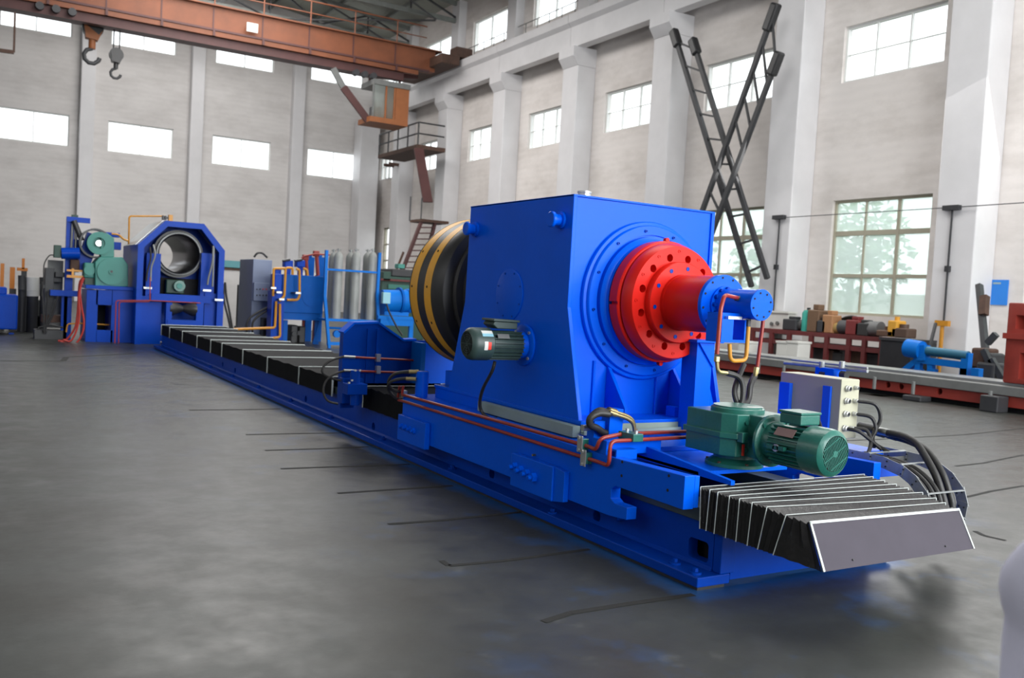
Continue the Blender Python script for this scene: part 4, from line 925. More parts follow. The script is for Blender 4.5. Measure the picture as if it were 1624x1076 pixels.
# ================================================================== HYDRAULIC PARTS AT THE REAR OF THE SADDLE
hc = thing('clamp_cylinder', (.09, 3.82, .695), 'short upright blue clamping cylinder at the rear corner of the saddle', 'hydraulic cylinder')
MB().lathe([(0, 0), (.058, 0), (.058, .225), (.05, .23), (0, .23)], (.09, 3.80, .605), (.09, 3.80, 1.605), 28, unit=False).build('barrel', BLUE, hc)
for i, L in enumerate(([(664, 590, 3.8), (645, 590, 3.85), (625, 594, 3.9), (616, 606, 3.95), (622, 618, 3.98), (636, 622, 3.98)], [(660, 602, 3.78), (640, 601, 3.84), (620, 606, 3.9), (616, 618, 3.98), (628, 632, 4.0), (640, 634, 4.0)])):
    P = [onY(a, b, y) for a, b, y in L]
    tag(MB().curve(P, .014, 10).build('hydraulic_hose', RUB, None), ['upper', 'lower'][i]+' black hose looping beside the upright clamping cylinder', 'hose', 'hoses at the clamping cylinder')
    f = thing('hose_coupling', P[0], ['upper', 'lower'][i]+' brass hose coupling screwed into the upright clamping cylinder', 'pipe fitting', 'hose couplings at the clamping cylinder')
    MB().tube([P[0], P[0].lerp(P[1], .8)], .0175, 10).build('crimp_sleeve', BRASS, f)
q = onY(641, 628, 4.0); f = thing('pipe_manifold', q, 'small steel manifold joining the hoses to the saddle pipes', 'pipe fitting'); MB().box(q.x-.02, q.x+.02, 3.97, 4.03, q.z-.05, q.z+.05).build('manifold_block', STEEL, f, False, bevel=.004)
# ================================================================== STEADY HOUSING
YH = 5.3
sh = thing('steady_housing', (.8, 5.7, .35), 'dark blue steady housing with chamfered corner straddling the bed', 'steady rest')
T_ = [onY(a, b, YH) for a, b in ((545, 528), (562, 513), (600, 512), (640, 540), (660, 539))]
zt = [p.z for p in T_]; xt = [p.x for p in T_]
poly = [(xt[0], .30), (xt[0], zt[0]), (xt[1], zt[1]), (xt[2], zt[2]), (xt[3], zt[3]), (1.95, zt[3]+.01), (1.95, .56), (.03, .56), (.03, .30)]
MB().prism([(p[0]+(.01 if i < 2 else 0), p[1]-(.012 if 0 < i < 6 else 0)) for i, p in enumerate(poly)], 1, YH+.03, YH+.13).build('body', BLUE_SHADE, sh, False)
MB().prism(poly, 1, YH, YH+.028).build('face_plate', BLUE_SHADE, sh, False)
tp = MB()
for i in (0, 1, 2, 3): tp.bar((xt[i], YH+.07, zt[i]), (xt[i+1], YH+.07, zt[i+1]), .16, .022, up=(0, 0, 1))
tp.build('top_lip', BLUE, sh, False)
for px, w_ in ((597, .03), (581, .014)): q = onY(px, 560, YH); MB().box(q.x-w_/2, q.x+w_/2, YH-.03, YH, .57, zt[1]-.05).build('face_rib', BLUE_SHADE, sh, False)
q = onY(657, 580, YH-.05); MB().box(q.x-.02, q.x+.03, YH-.25, YH, .57, zt[3]-.01).build('corner_rib', BLUE_L, sh, False)
MB().box(q.x+.031, 1.9, YH-.12, YH-.10, .57, zt[3]-.02).build('rear_panel', BLUE, sh, False)
MB().box(xt[0]-.02, xt[0]+.2, YH-.10, YH-.002, .36, .62).build('side_block', BLUE_SHADE, sh, False, bevel=.005)
for i, z in enumerate((.868, .735)):
    P = [onY(545, 566+22*i, YH-.06), onY(716, 575+19*i, YH-.06)]
    tag(MB().tube([P[0].lerp(P[1], .1), P[1]], .0115, 10).build('red_hydraulic_pipe', RED_PIPE, None), ['upper', 'lower'][i]+' thin red pipe running across the face of the steady housing', 'pipe', 'red pipes on the steady housing')
    f = thing('hose_coupling', P[0], ['upper', 'lower'][i]+' steel hose coupling at the left end of the steady housing pipes', 'pipe fitting', 'couplings on the steady housing pipes')
    MB().tube([P[0], P[0].lerp(P[1], .1)], .016, 10).build('crimp_sleeve', STEEL, f)
    L = [(545, 566), (525, 572), (513, 582), (512, 592), (525, 600), (540, 604)] if i == 0 else [(548, 588), (530, 594), (517, 605), (513, 622), (520, 636), (536, 641)]
    tag(MB().curve([onY(a, b, YH-.06-.02*k*(i == 1)) for k, (a, b) in enumerate(L)], .012, 10).build('hydraulic_hose', RUB, None), ['upper', 'lower'][i]+' thin black hose looping left of the steady housing', 'hose', 'hoses left of the steady housing')
    q = onY(600, 568+19*i, YH-.07); f = thing('pipe_clamp', q, ['upper', 'lower'][i]+' zinc clamp on the steady housing pipes', 'pipe clamp', 'clamps on the steady housing pipes')
    MB().box(q.x-.022, q.x+.022, YH-.085, YH-.03, q.z-.04, q.z+.04).build('clamp_plate', CHR, f, False, bevel=.002)
cv = thing('clamp_valve', onY(560, 640, 4.95), 'small blue bolted clamping unit hanging on the bed side below the steady housing', 'hydraulic clamp')
q = onY(562, 618, 5.0); MB().box(q.x-.09, q.x+.12, 4.95, 5.1, q.z-.05, q.z+.06).build('block', BLUE_SHADE, cv, False, bevel=.005)
MB().cyl((q.x+.01, 5.02, q.z+.0605), (q.x+.01, 5.02, q.z+.19), .05, n=18).build('cap', BLUE_SHADE, cv); MB().cyl((q.x+.02, 5.02, q.z-.0505), (q.x+.02, 5.02, q.z-.16), .05, n=18).build('barrel', BLUE_SHADE, cv)
for dx, dz in ((-.07, .075), (-.04, .10), (-.01, .20), (.04, .20)): MB().hexbolt((q.x+dx, 4.97, q.z+dz-.012), (0, 0, 1), .014, .016).build('cap_screw', CHR, cv)
# ================================================================== FAR MACHINERY
def rbox(m, px0, py0, px1, py1, Y, d):
    a = onY(px0, py1, Y); b = onY(px1, py0, Y); c = onY(px1, py1, Y); e = onY(px0, py0, Y)
    return m.box(min(a.x, e.x), max(b.x, c.x), Y, Y+d, min(a.z, c.z)*.5+max(a.z, c.z)*.5, (b.z+e.z)/2)
def part(name, px0, py0, px1, py1, Y, d, m, par, bevel=0.0, z0=None):
    b = rbox(MB(), px0, py0, px1, py1, Y, d)
    if z0 is not None:
        zm = min(v.z for v in b.v)
        for v in b.v:
            if v.z == zm: v.z = z0
    return b.build(name, m, par, False, bevel=bevel)
def poly(name, L, Y, d, m, par, bevel=0.0):
    P = [onY(a, b, Y) for a, b in L]; return MB().prism([(p.x, p.z) for p in P], 1, Y, Y+d).build(name, m, par, False, bevel=bevel)
def disc(m, px, py, rpx, Y, d, n=32, r2=None):
    c = onY(px, py, Y); k = (_r.cross(_u)).dot(CAM-c)/F if False else abs((c-CAM).dot(_f))/F; r = rpx*k
    return m.lathe([(0, 0), (r, 0), (r, d), (0, d)] if r2 is None else [(r2*k, 0), (r, 0), (r, d), (r2*k, d), (r2*k, 0)], c, c+V((0, 1, 0)), n, unit=False)
def ptube(name, L, Y, rpx, m, lab, cat='pipe', grp=None, bend=.06, curve=False, par=None):
    P = [onY(a[0], a[1], a[2] if len(a) > 2 else Y) for a in L]; k = abs((P[0]-CAM).dot(_f))/F; b = MB()
    b.curve(P, rpx*k, 8) if curve else b.tube(P, rpx*k, 8, bend=bend)
    o = b.build(name, m, par)
    return tag(o, lab, cat, grp) if lab else o
YO = 18.4
oc = thing('octagonal_housing', (.72, 19.5, 0), 'dark blue octagonal housing around a steel tube mouth at the bed end', 'machine housing')
O_ = [onY(a, b, YO) for a, b in ((219, 388), (263, 350), (324, 354), (357, 393))]
OP = [(O_[0].x, .0), (O_[0].x, O_[0].z), (O_[1].x, O_[1].z), (O_[2].x, O_[1].z), (O_[3].x, O_[0].z), (O_[3].x, .0)]
def shr(P, s, zb): return [(P[0][0]+s, zb), (P[1][0]+s, P[1][1]-s*.4), (P[2][0]+s*.4, P[2][1]-s), (P[3][0]-s*.4, P[3][1]-s), (P[4][0]-s, P[4][1]-s*.4), (P[5][0]-s, zb)]
IP = shr(OP, .13, 0.0)
fr_ = MB()
for i in range(5):
    a, b, c, d = OP[i], OP[i+1], IP[i+1], IP[i]; fr_.prism([a, b, c, d], 1, YO, YO+.14)
fr_.build('front_frame', BLUE_SHADE, oc, False)
DP = 2.3
sh_ = MB()
for i in range(5):
    a, b = OP[i], OP[i+1]; n = V((b[1]-a[1], 0, -(b[0]-a[0]))).normalized()*.02
    sh_.prism([a, b, (b[0]+n.x, b[1]+n.z), (a[0]+n.x, a[1]+n.z)], 1, YO+.141, YO+DP)
sh_.build('shell', BLUE_SHADE, oc, False)
MB().prism([(OP[1][0]-.015, OP[1][1]+.01), (OP[2][0]-.01, OP[2][1]+.012), (OP[2][0]-.005, OP[2][1]+.005), (OP[1][0]-.005, OP[1][1]+.003)], 1, YO+.3, YO+DP-.1).build('bright_roof_sheet', CHR, oc, False, label='polished steel sheet on the sloping left roof')
bp_ = MB().prism(shr(OP, .03, .02), 1, YO+.9, YO+.95).build('back_plate', BLUE_SHADE, oc, False)
TC = onY(284, 403, YO+.35); TR = .50
cut(bp_, MB().cyl((TC.x, YO+.5, TC.z), (TC.x, YO+1.2, TC.z), TR+.03, n=40))
tu = MB().lathe([(TR, 0), (TR-.05, -.02), (TR-.065, .02), (TR-.065, 3.2), (TR, 3.2), (TR, 0)], (TC.x, YO+.35, TC.z), (TC.x, YO+1.35, TC.z), 56, unit=False).build('steel_tube', SPARK, oc)
MB().lathe([(TR+.005, .08), (TR+.06, .08), (TR+.06, .9), (TR+.005, .9), (TR+.005, .08)], (TC.x, YO+.35, TC.z), (TC.x, YO+1.35, TC.z), 56, unit=False).build('collar', BLK, oc)
MB().lathe([(TR-.03, -.022), (TR+.0, -.015), (TR+.004, .01), (TR-.03, -.01)], (TC.x, YO+.35, TC.z), (TC.x, YO+1.35, TC.z), 56, unit=False).build('tube_lip', STEEL, oc)
for s, (x0, x1) in enumerate(((217, 254), (320, 352))):
    part('side_pillar', x0+5, 400+(70 if s == 0 else 66), x1, 545, YO+.15, .3, BLUE_SHADE, oc, z0=0.0)
    part('inner_column', x0+16 if s == 0 else x0, 402, x1-1 if s == 0 else x1-13, 470, YO+.2, .25, BLUE_SHADE, oc)
part('cross_beam', 240, 468, 335, 480, YO+.05, .25, BLUE_SHADE, oc)
part('lower_frame', 264, 480, 272, 516, YO-.1, .2, BLUE_SHADE, oc); part('lower_frame', 312, 480, 322, 516, YO-.1, .2, BLUE_SHADE, oc); part('lower_frame', 266, 508, 320, 516, YO-.12, .2, BLUE_SHADE, oc)
c = onY(291, 490, YO-.05); MB().lathe([(0, 0), (.17, 0), (.17, .08), (.07, .30), (.17, .52), (.17, .6), (0, .6)], (c.x-.30, YO+.05, c.z), (c.x+.7, YO+.05, c.z), 24, unit=False).build('hourglass_roller', BLK, oc)
part('opening_shade', 255, 442, 320, 468, YO+.75, .05, DARK, oc)  # near-black sheet added as painted shade below the tube mouth
m = thing('small_gear_motor', onY(290, 465, YO+.5), 'small dark green motor inside the octagonal housing under the tube mouth', 'electric motor')
disc(MB(), 285, 454, 8.5, YO+.3, .4, 24).build('fan_cover', GREEN, m); disc(MB(), 285, 454, 4.5, YO+.27, .03, 20).build('fan_hub', GREEN_L, m); part('motor_foot', 264, 444, 292, 466, YO+.45, .25, GREEN_D, m, .02)
for i, L in enumerate(([(243, 388), (246, 405), (240, 425), (239, 446)], [(238, 392), (239, 410), (234, 430), (232, 446)], [(338, 390), (337, 415), (331, 440), (329, 452)], [(339, 392), (338, 430), (337, 455)])):
    ptube('hydraulic_hose', L, YO-.06, 1.5, STEEL if i != 1 else RUB, ['grey hose left of the tube mouth, the outer of two', 'black hose left of the tube mouth, beside the grey one', 'grey hose right of the tube mouth, curving inward', 'grey straight hose right of the tube mouth'][i], 'hose', 'hoses on the octagonal housing front', curve=True)
for i, (x, y) in enumerate(((234, 457), (328, 461), (347, 476))):
    t = thing('hose_clamp', onY(x, y, YO-.05), ['zinc clamp on the left pillar of the octagonal housing', 'zinc clamp on the right pillar of the octagonal housing', 'zinc bolt clamp at the right outer edge of the octagonal housing'][i], 'pipe clamp', 'clamps on the octagonal housing')
    part('clamp_plate', x-6, y-1.5, x+7, y+1.5, YO-.09, .06, STEEL, t)
ptube('red_crossing_pipe', [(182, 545), (184, 477), (240, 477), (318, 481)], YO-.25, .9, RED_PIPE, 'thin red pipe crossing in front of the octagonal housing and down its table', 'pipe', 'thin red pipes at the octagonal housing')
ptube('red_crossing_pipe', [(188, 545), (189, 479), (238, 479), (238, 440)], YO-.22, .9, RED_PIPE, 'second thin red pipe beside the table, rising on the left pillar', 'pipe', 'thin red pipes at the octagonal housing')
ptube('yellow_pipe', [(204, 392), (205, 343), (262, 343)], YO+1.6, 1.4, YPIPE, 'yellow pipe arching over the roof of the octagonal housing', 'pipe')
t = thing('pipe_fitting', onY(267, 347, YO+1.2), 'yellow and black fitting on top of the octagonal housing', 'pipe fitting'); part('fitting_body', 258, 342, 264, 349, YO+1.5, .12, BLK, t); part('fitting_body', 268, 341, 274, 352, YO+1.4, .12, YPIPE, t); part('fitting_link', 262, 344, 270, 347, YO+1.45, .1, BLK, t)
# table with the pale green gearbox
YT = 18.9
tb_ = thing('drive_table', onY(175, 500, YT), 'blue box table with a square opening left of the octagonal housing', 'machine table')
part('table_top', 136, 454, 216, 460, YT-.05, 1.3, BLUE_SHADE, tb_, .01)
part('left_panel', 138, 460, 153, 541, YT, 1.2, BLUE_SHADE, tb_, z0=0.0); part('right_panel', 178, 460, 216, 541, YT, 1.2, BLUE_SHADE, tb_, z0=0.0)
part('upper_rail', 153, 460, 178, 484, YT, .1, BLUE_SHADE, tb_); part('lower_rail', 153, 524, 178, 541, YT, .1, BLUE_SHADE, tb_, z0=0.0); part('shade_panel', 153, 484, 178, 524, YT+1.1, .05, DARK, tb_)  # dark sheet fills the opening as painted shade inside the table
ptube('yellow_pipe', [(105, 527), (107, 514), (125, 513), (181, 516)], YT+.3, 1.2, YPIPE, 'low yellow pipe passing through the opening of the blue drive table')
gg = thing('table_gearbox', onY(176, 455, YT+.2), 'pale green gearbox with a round cover standing on the blue drive table', 'gearbox')
poly('housing', [(151, 455), (151, 416), (158, 408), (194, 408), (203, 420), (203, 455)], YT+.1, .7, GREEN_L, gg, .015)
disc(MB(), 177, 431, 21, YT+.05, .049, 40).build('round_cover', GREEN_L, gg); disc(MB(), 177, 431, 4, YT+.02, .029, 20, 2).build('shaft_hub', GREEN_L, gg); disc(MB(), 177, 431, 2, YT+.015, .02, 16).build('shaft_bore', BLK, gg)
pd = thing('belt_pulley_guard', onY(160, 405, YT+.3), 'pale green round guard with a central hole above the table gearbox', 'guard')
gd = disc(MB(), 158, 386, 18, YT+.15, .16, 44).build('guard_disc', GREEN_L, pd); c0 = onY(157, 386, YT+.15)
cut(gd, MB().cyl((c0.x, YT, c0.z), (c0.x, YT+.28, c0.z), .13, n=24))
poly('guard_arm', [(160, 370), (170, 370), (181, 378), (181, 408), (160, 408)], YT+.2, .35, GREEN_L, pd, .01); disc(MB(), 157, 386, 5, YT+.2, .1, 20).build('shaft_end', CHR, pd)
MB().lathe([(.30, 0), (.34, 0), (.34, .3), (.30, .3), (.30, 0)], (c0.x-.05, YT+.35, c0.z), (c0.x-.05, YT+1.35, c0.z), 36, unit=False).build('pulley_rim', BLK, pd)
t = thing('pump_motor', onY(140, 442, YT+.3), 'small pale green motor left of the table gearbox', 'electric motor'); part('motor_body', 134, 417, 150, 441, YT+.2, .5, GREEN_L, t, .03); disc(MB(), 142, 429, 8, YT+.15, .049, 20).build('end_bell', GREEN_L, t); part('motor_foot', 135, 441, 150, 455, YT+.25, .4, GREEN_D, t)
# lifting column with blue arms
YL = 19.6
lc = thing('lifting_mast', onY(109, 500, YL), 'tall blue steel column with a top arm left of the drive table', 'column frame')
part('mast', 106, 346, 112, 540, YL, .15, BLUE_SHADE, lc, z0=0.0); part('top_arm', 106, 345, 143, 353, YL-.05, .12, BLUE_SHADE, lc); part('top_motor', 114, 341, 124, 346, YL-.04, .1, GREEN_D, lc)
c1, c2 = onY(97, 402, YL-.3), onY(126, 402, YL-.3); MB().cyl(c1, c2, .13, n=20).build('horizontal_cylinder', BLUE_SHADE, lc)
part('valve_box', 86, 389, 97, 409, YL-.35, .2, GREEN_D, lc, .01); part('lower_beam', 80, 461, 127, 470, YL-.2, .3, BLUE_SHADE, lc); part('lower_post', 98, 470, 105, 541, YL, .12, BLUE_SHADE, lc, z0=0.0)
MB().bar(onY(128, 430, YL), onY(148, 372, YL), .28, .3, up=(0, 1, 0)).build('slanted_body', BLUE_SHADE, lc, False)
MB().cyl(onY(117, 350, YL-.1), onY(130, 382, YL-.1), .06, n=12).build('slanted_cylinder', BLK, lc)
for px in (115, 122): MB().cyl(onY(px, 355, YL-.05), onY(px-2, 395, YL-.05), .025, n=8).build('guide_rod', STEEL, lc)
part('slide_body', 112, 380, 128, 430, YL+.05, .2, BLUE_SHADE, lc); part('dark_gearcase', 112, 412, 126, 432, YL-.2, .2, BRN, lc, .02)
part('blue_beam', 166, 369, 190, 376, YL+.4, .3, BLUE_SHADE, lc); part('blue_beam', 172, 384, 192, 396, YL+.3, .3, BLUE_SHADE, lc)
ptube('control_cable', [(86, 405), (78, 406), (70, 420), (69, 445), (66, 470)], YL-.3, .9, RUB, 'thin black cable hanging from the small valve box of the lifting column', 'cable', curve=True)
ptube('yellow_pipe', [(177, 371), (188, 372), (196, 380), (203, 382)], YL, 1.6, YPIPE, 'short curved yellow pipe behind the pale green guard', 'pipe')
t = thing('yellow_valve_manifold', onY(118, 440, YL-.4), 'yellow valve manifold left of the small pale green motor', 'valve')
part('manifold_arm', 106, 428, 131, 431, YL-.4, .08, YPIPE, t); part('manifold_arm', 106, 437, 133, 441, YL-.4, .08, YPIPE, t); part('manifold_stem', 114, 426, 117, 441, YL-.41, .08, YPIPE, t)
for i, L in enumerate(([(132, 440), (126, 450), (124, 480), (122, 505), (118, 522), (105, 533), (92, 535)], [(133, 441), (127, 460), (129, 485), (133, 510), (130, 530), (118, 540), (96, 536)], [(131, 442), (125, 470), (126, 500), (121, 525), (112, 535), (100, 533)])):
    ptube('red_hose', [(a, b+(6 if b > 530 else 0)) for a, b in L], YT-.15-.1*i, 1.5, RED_HOSE, ['red hose hanging closest to the lifting column', 'red hose bulging out toward the drive table', 'red hose in the middle of the hanging bundle'][i], 'hose', 'red hoses left of the drive table', curve=True)
# dark scrap and fittings left of the column
rnd = random.Random(11)
ms = thing('pipe_rack_machine', onY(80, 520, YL), 'dark greasy machine base with rods left of the lifting column', 'machine base')
for a in ((72, 425, 84, 500), (84, 440, 98, 448), (64, 452, 80, 458), (88, 432, 104, 440), (66, 500, 96, 512), (70, 512, 100, 520)):
    part('base_block', *a, YL+.1+rnd.random()*.2, .3, GRYD if rnd.random() < .7 else BRN, ms, .01)
part('grey_panel', 76, 413, 98, 500, YL+.6, .05, GRY, ms)
for L in ([(66, 447), (68, 480), (70, 528)], [(76, 462), (74, 500), (72, 530)], [(88, 475), (80, 500), (70, 520)], [(60, 520), (80, 516), (100, 520)], [(92, 470), (84, 498), (76, 515)]):
    ptube('dark_rod', L, YL-.2, 1.5, BLK, None, par=ms, curve=True)
part('foot_plate', 55, 524, 100, 533, YL-.1, .5, GRYD, ms, z0=0.0)
for i, (x0, y0, x1, y1, m_) in enumerate(((30, 437, 40, 470, GRYD), (44, 440, 60, 470, WHT), (26, 470, 46, 500, GRYD), (48, 476, 66, 505, GRY), (28, 500, 64, 520, GRYD), (64, 440, 74, 470, GRYD))):
    t = thing('steel_drum' if i in (0, 5) else 'steel_crate', onY((x0+x1)/2, y1, 22), ['dark upright drum at the far left behind the blue bin', 'pale upright tank between two dark drums at far left', 'dark crate on the floor right of the blue bin', 'grey crate left of the greasy machine base', 'low dark pallet right of the blue bin', 'dark upright drum beside the greasy machine base'][i], 'drum' if i in (0, 5) else 'crate', 'drums and crates at the far left')
    if i in (0, 1, 5):
        a, b = onY((x0+x1)/2, y1, 22), onY((x0+x1)/2, y0, 22); r = (x1-x0)/2*26/F; MB().lathe([(0, 0), (r, 0), (r, .3), (r*1.05, .32), (r, .34), (r, 1), (0, 1)], V((a.x, a.y, a.z)), b, 20).build('shell', m_, t)
        MB().cyl((a.x, a.y, 0), (a.x, a.y, a.z-.001), r*.9, n=16).build('stand', GRYD, t)
    else:
        o = part('crate_body', x0, y0, x1, y1, 22, .6, m_, t, .02, z0=0.0 if y1 > 500 else None)
        if i == 2: part('crate_stand', x0, y1, x1, 520, 22.05, .5, GRYD, t, z0=0.0)
bn = thing('blue_bin', onY(12, 532, 20.8), 'dark blue steel bin cut off by the left edge', 'bin'); part('bin_body', -40, 467, 27, 528, 20.8, 1.0, BLUE_SHADE, bn, .03, z0=.12); part('bin_lid', -40, 455, 11, 467, 21.0, .7, BLUE_SHADE, bn, .03)
for px in (18, -30): part('bin_foot', px-4, 528, px+4, 534, 20.9, .1, BLUE_SHADE, bn, z0=0)
for i, (x0, y0, x1, y1) in enumerate(((1, 418, 6, 455), (16, 424, 23, 458))):
    t = thing('orange_bollard', onY(x0, y1, 23), ['left', 'right'][i]+' of two orange safety posts above the blue bin', 'safety post', 'orange posts at the far left'); part('post', x0, y0, x1, y1, 23, .1, ORB, t); part('post_foot', x0-1, y1, x1+1, 520, 23, .12, GRYD, t, z0=0)
t = thing('orange_valve_tree', onY(37, 430, 23), 'small orange valve with a T-shaped handle behind the pale tank', 'valve'); part('stem', 35, 410, 39, 427, 23, .08, ORB, t); part('crossbar', 27, 425, 44, 430, 23, .08, ORB, t); part('lower_stem', 34, 430, 40, 520, 23.01, .08, GRYD, t, z0=0)
# ------------------------------------------------------------------ electrical cabinet and hydraulic unit
YB = 19.6
ec_ = thing('electrical_cabinet', onY(415, 522, YB+1), 'tall grey-blue electrical cabinet with a raised control panel between housing and tank', 'electrical cabinet')
a = onY(402, 411, YB+1); b = onY(432, 411, YB+1); MB().box(a.x, b.x, YB+1, YB+2.4, 0, a.z).build('enclosure', CAB, ec_, False, bevel=.01)
cp_ = part('control_panel', 403, 449, 429, 478, YB+.88, .119, CAB, ec_, .01)
for j in range(2):
    for k in range(4): disc(MB(), 407.5+5*k, 459+9.5*j, 1.1, YB+.86, .019, 10).build('button', LABR if (j == 0 and k > 1) else GRYD, cp_)
ptube('black_hose', [(403, 408), (408, 402), (416, 402), (424, 409)], YB+1.6, 1.6, RUB, 'black hose arched on top of the electrical cabinet', 'hose', curve=True)
for i, L in enumerate(([(428, 487), (412, 494), (396, 505), (391, 520), (396, 549)], [(432, 489), (418, 496), (404, 507), (400, 520), (404, 550)], [(357, 448), (359, 470), (364, 495), (372, 538)], [(354, 450), (356, 480), (362, 505), (370, 540)])):
    ptube('black_hose', [(a, b_+(4 if b_ > 530 else 0)) for a, b_ in L], YB+.3 if i < 2 else YO+.3, 1.7, RUB, ['black hose sweeping left from the hydraulic tank, the upper one', 'black hose sweeping left from the hydraulic tank, the lower one', 'black hose dropping right of the octagonal housing, nearer the cabinet', 'black hose dropping right of the octagonal housing, nearer the housing'][i], 'hose', 'black hoses by the electrical cabinet', curve=True)
t = thing('teal_partition', onY(370, 520, 27), 'pale low partition with a teal upper band behind the cabinet', 'partition')
part('lower_panel', 340, 428, 500, 520, 27, .08, GRY if False else WALLB, t, z0=0.0); part('teal_band', 340, 414, 404, 427, 27, .08, mat('teal_panel_paint', (.10, .30, .33), .6), t); part('top_rail', 340, 426, 404, 429, 26.95, .1, BRN, t)
t = thing('black_door_panel', onY(381, 520, 24), 'narrow black upright panel left of the electrical cabinet', 'panel'); part('panel_sheet', 377, 452, 384, 522, 24, .06, BLK, t, z0=0); part('panel_foot', 375, 518, 386, 523, 23.9, .3, BLK, t, z0=0)
ta = thing('hydraulic_tank', onY(485, 500, YB), 'bright blue box-shaped hydraulic oil tank on legs behind the bed', 'hydraulic tank')
part('tank_body', 449, 437, 512, 497, YB, 1.3, BLUE_L, ta, .012); part('tank_base', 446, 497, 508, 508, YB+.02, 1.2, BLUE_L, ta)
disc(MB(), 496, 470, 17, YB-.012, .011, 32).build('inspection_cover', BLUE_L, ta)
for px in (450, 500): part('tank_leg', px, 508, px+5, 547, YB+.1, .1, BLUE_L, ta, z0=0)
MB().bar(onY(508, 508, YB+.1), onY(497, 546, YB+.1), .07, .07, up=(0, 1, 0)).build('tank_brace', BLUE_L, ta, False)
for i, px in enumerate((458, 477)):
    t = thing('pump_valve', onY(px, 432, YB+.3), ['left', 'right'][i]+' of two dark blue valves with wire fittings on the hydraulic tank', 'valve', 'valves on the hydraulic tank')
    part('valve_body', px-6, 413, px+7, 424, YB+.3, .25, BLUE_SHADE, t, .02); part('valve_neck', px-3, 424, px+3, 437, YB+.35, .12, BLUE_SHADE, t); MB().cyl(onY(px-10, 414, YB+.25), onY(px+2, 412, YB+.25), .035, n=8).build('lever', BLK, t)
for i, L in enumerate(([(433, 470), (434, 426), (452, 426)], [(443, 478), (451, 470), (453, 425), (464, 425), (464, 436)], [(455, 476), (472, 476), (475, 470), (475, 428), (470, 427)], [(438, 478), (436, 520), (360, 523)], [(444, 482), (444, 535), (420, 538)], [(481, 426, YB+.1), (487, 428, YB+.1), (488, 438, YB+.1)])):
    ptube('yellow_pipe', L, YB-.22-.02*i, 2.0, YPIPE, ['yellow pipe forming the left arch beside the hydraulic tank', 'yellow pipe forming the middle arch beside the hydraulic tank', 'yellow pipe looping against the front of the hydraulic tank', 'yellow pipe running left low toward the octagonal housing', 'yellow pipe dropping to the floor beside the bellows cover', 'short yellow elbow on top of the hydraulic tank'][i], 'pipe', 'yellow pipes of the hydraulic unit')
for i, (x, y) in enumerate(((434, 457), (443, 464), (447, 475), (473, 465))):
    t = thing('pipe_clamp', onY(x, y, YB-.45), ['white clamp on the left yellow pipe arch', 'white clamp below the middle yellow pipe arch', 'lowest white clamp on the yellow pipes', 'white clamp on the yellow pipe in front of the tank'][i], 'pipe clamp', 'clamps on the yellow pipes'); part('clamp_plate', x-4, y-1.5, x+4, y+1.5, YB-.5, .05, STEEL, t)
    part('clamp_back', x-3, y-1, x+3, y+1, YB-.449, .45 if i == 3 else .24, GRY, t)
t = thing('filter_block', onY(440, 450, YB-.1), 'dark blue filter block behind the yellow pipe arches', 'filter'); part('filter_body', 436, 435, 447, 462, YB-.2, .4, BLUE_SHADE, t, .02); part('filter_cap', 437, 428, 446, 435, YB, .15, BLUE_SHADE, t); part('filter_stand', 432, 462, 448, 545, YB-.2, .4, BLUE_SHADE, t, z0=0)
for i, (x, y0) in enumerate(((485, 410), (502, 404))):
    t = thing('red_riser_pipe', onY(x, 440, YB+.8), ['left', 'right'][i]+' of two dark red riser pipes behind the hydraulic tank', 'pipe', 'red riser pipes')
    MB().tube([onY(x+2, 437, YB+.8), onY(x, y0, YB+.8)], .05, 10).build('riser', RED_M, t); part('valve_head', x-4, y0-6, x+5, y0+3, YB+.75, .12, RED_M, t, .02)
    part('riser_foot', x-1, 437, x+4, 520, YB+1.4, .1, RED_M, t, z0=0)
ptube('red_header_pipe', [(477, 414), (480, 407), (500, 403), (528, 405)], YB+.7, 1.3, RED_M, 'dark red header pipe running right to the gas cylinders')
for i, px in enumerate((491, 507)):
    t = thing('blue_upright', onY(px, 437, YB+.9), ['left', 'right'][i]+' of two blue upright bars behind the hydraulic tank', 'post', 'blue uprights'); part('bar', px-2, 408, px+3, 520, YB+1.35, .1, BLUE_L, t, z0=0); part('bar_cap', px-3, 405, px+4, 408, YB+1.34, .12, BLUE_L, t)
pu = thing('pump_unit', onY(472, 543, YB+.2), 'black pump unit standing under the hydraulic tank', 'pump')
part('pump_body', 462, 516, 472, 543, YB+.3, .4, BLK, pu, .03, z0=0); part('pump_body', 475, 518, 484, 543, YB+.35, .4, BLK, pu, .03, z0=0); part('pump_bridge', 470, 525, 477, 532, YB+.32, .3, GRYD, pu); disc(MB(), 467, 530, 4, YB+.25, .049, 16).build('pump_face', GRYD, pu)
t = thing('black_case', onY(425, 530, YB+.6), 'small black case on the floor in front of the electrical cabinet', 'case'); part('case_body', 418, 507, 432, 532, YB+.6, .3, BLK, t, .02, z0=0); part('case_lid', 418, 505, 432, 507, YB+.6, .3, GRYD, t, .01)
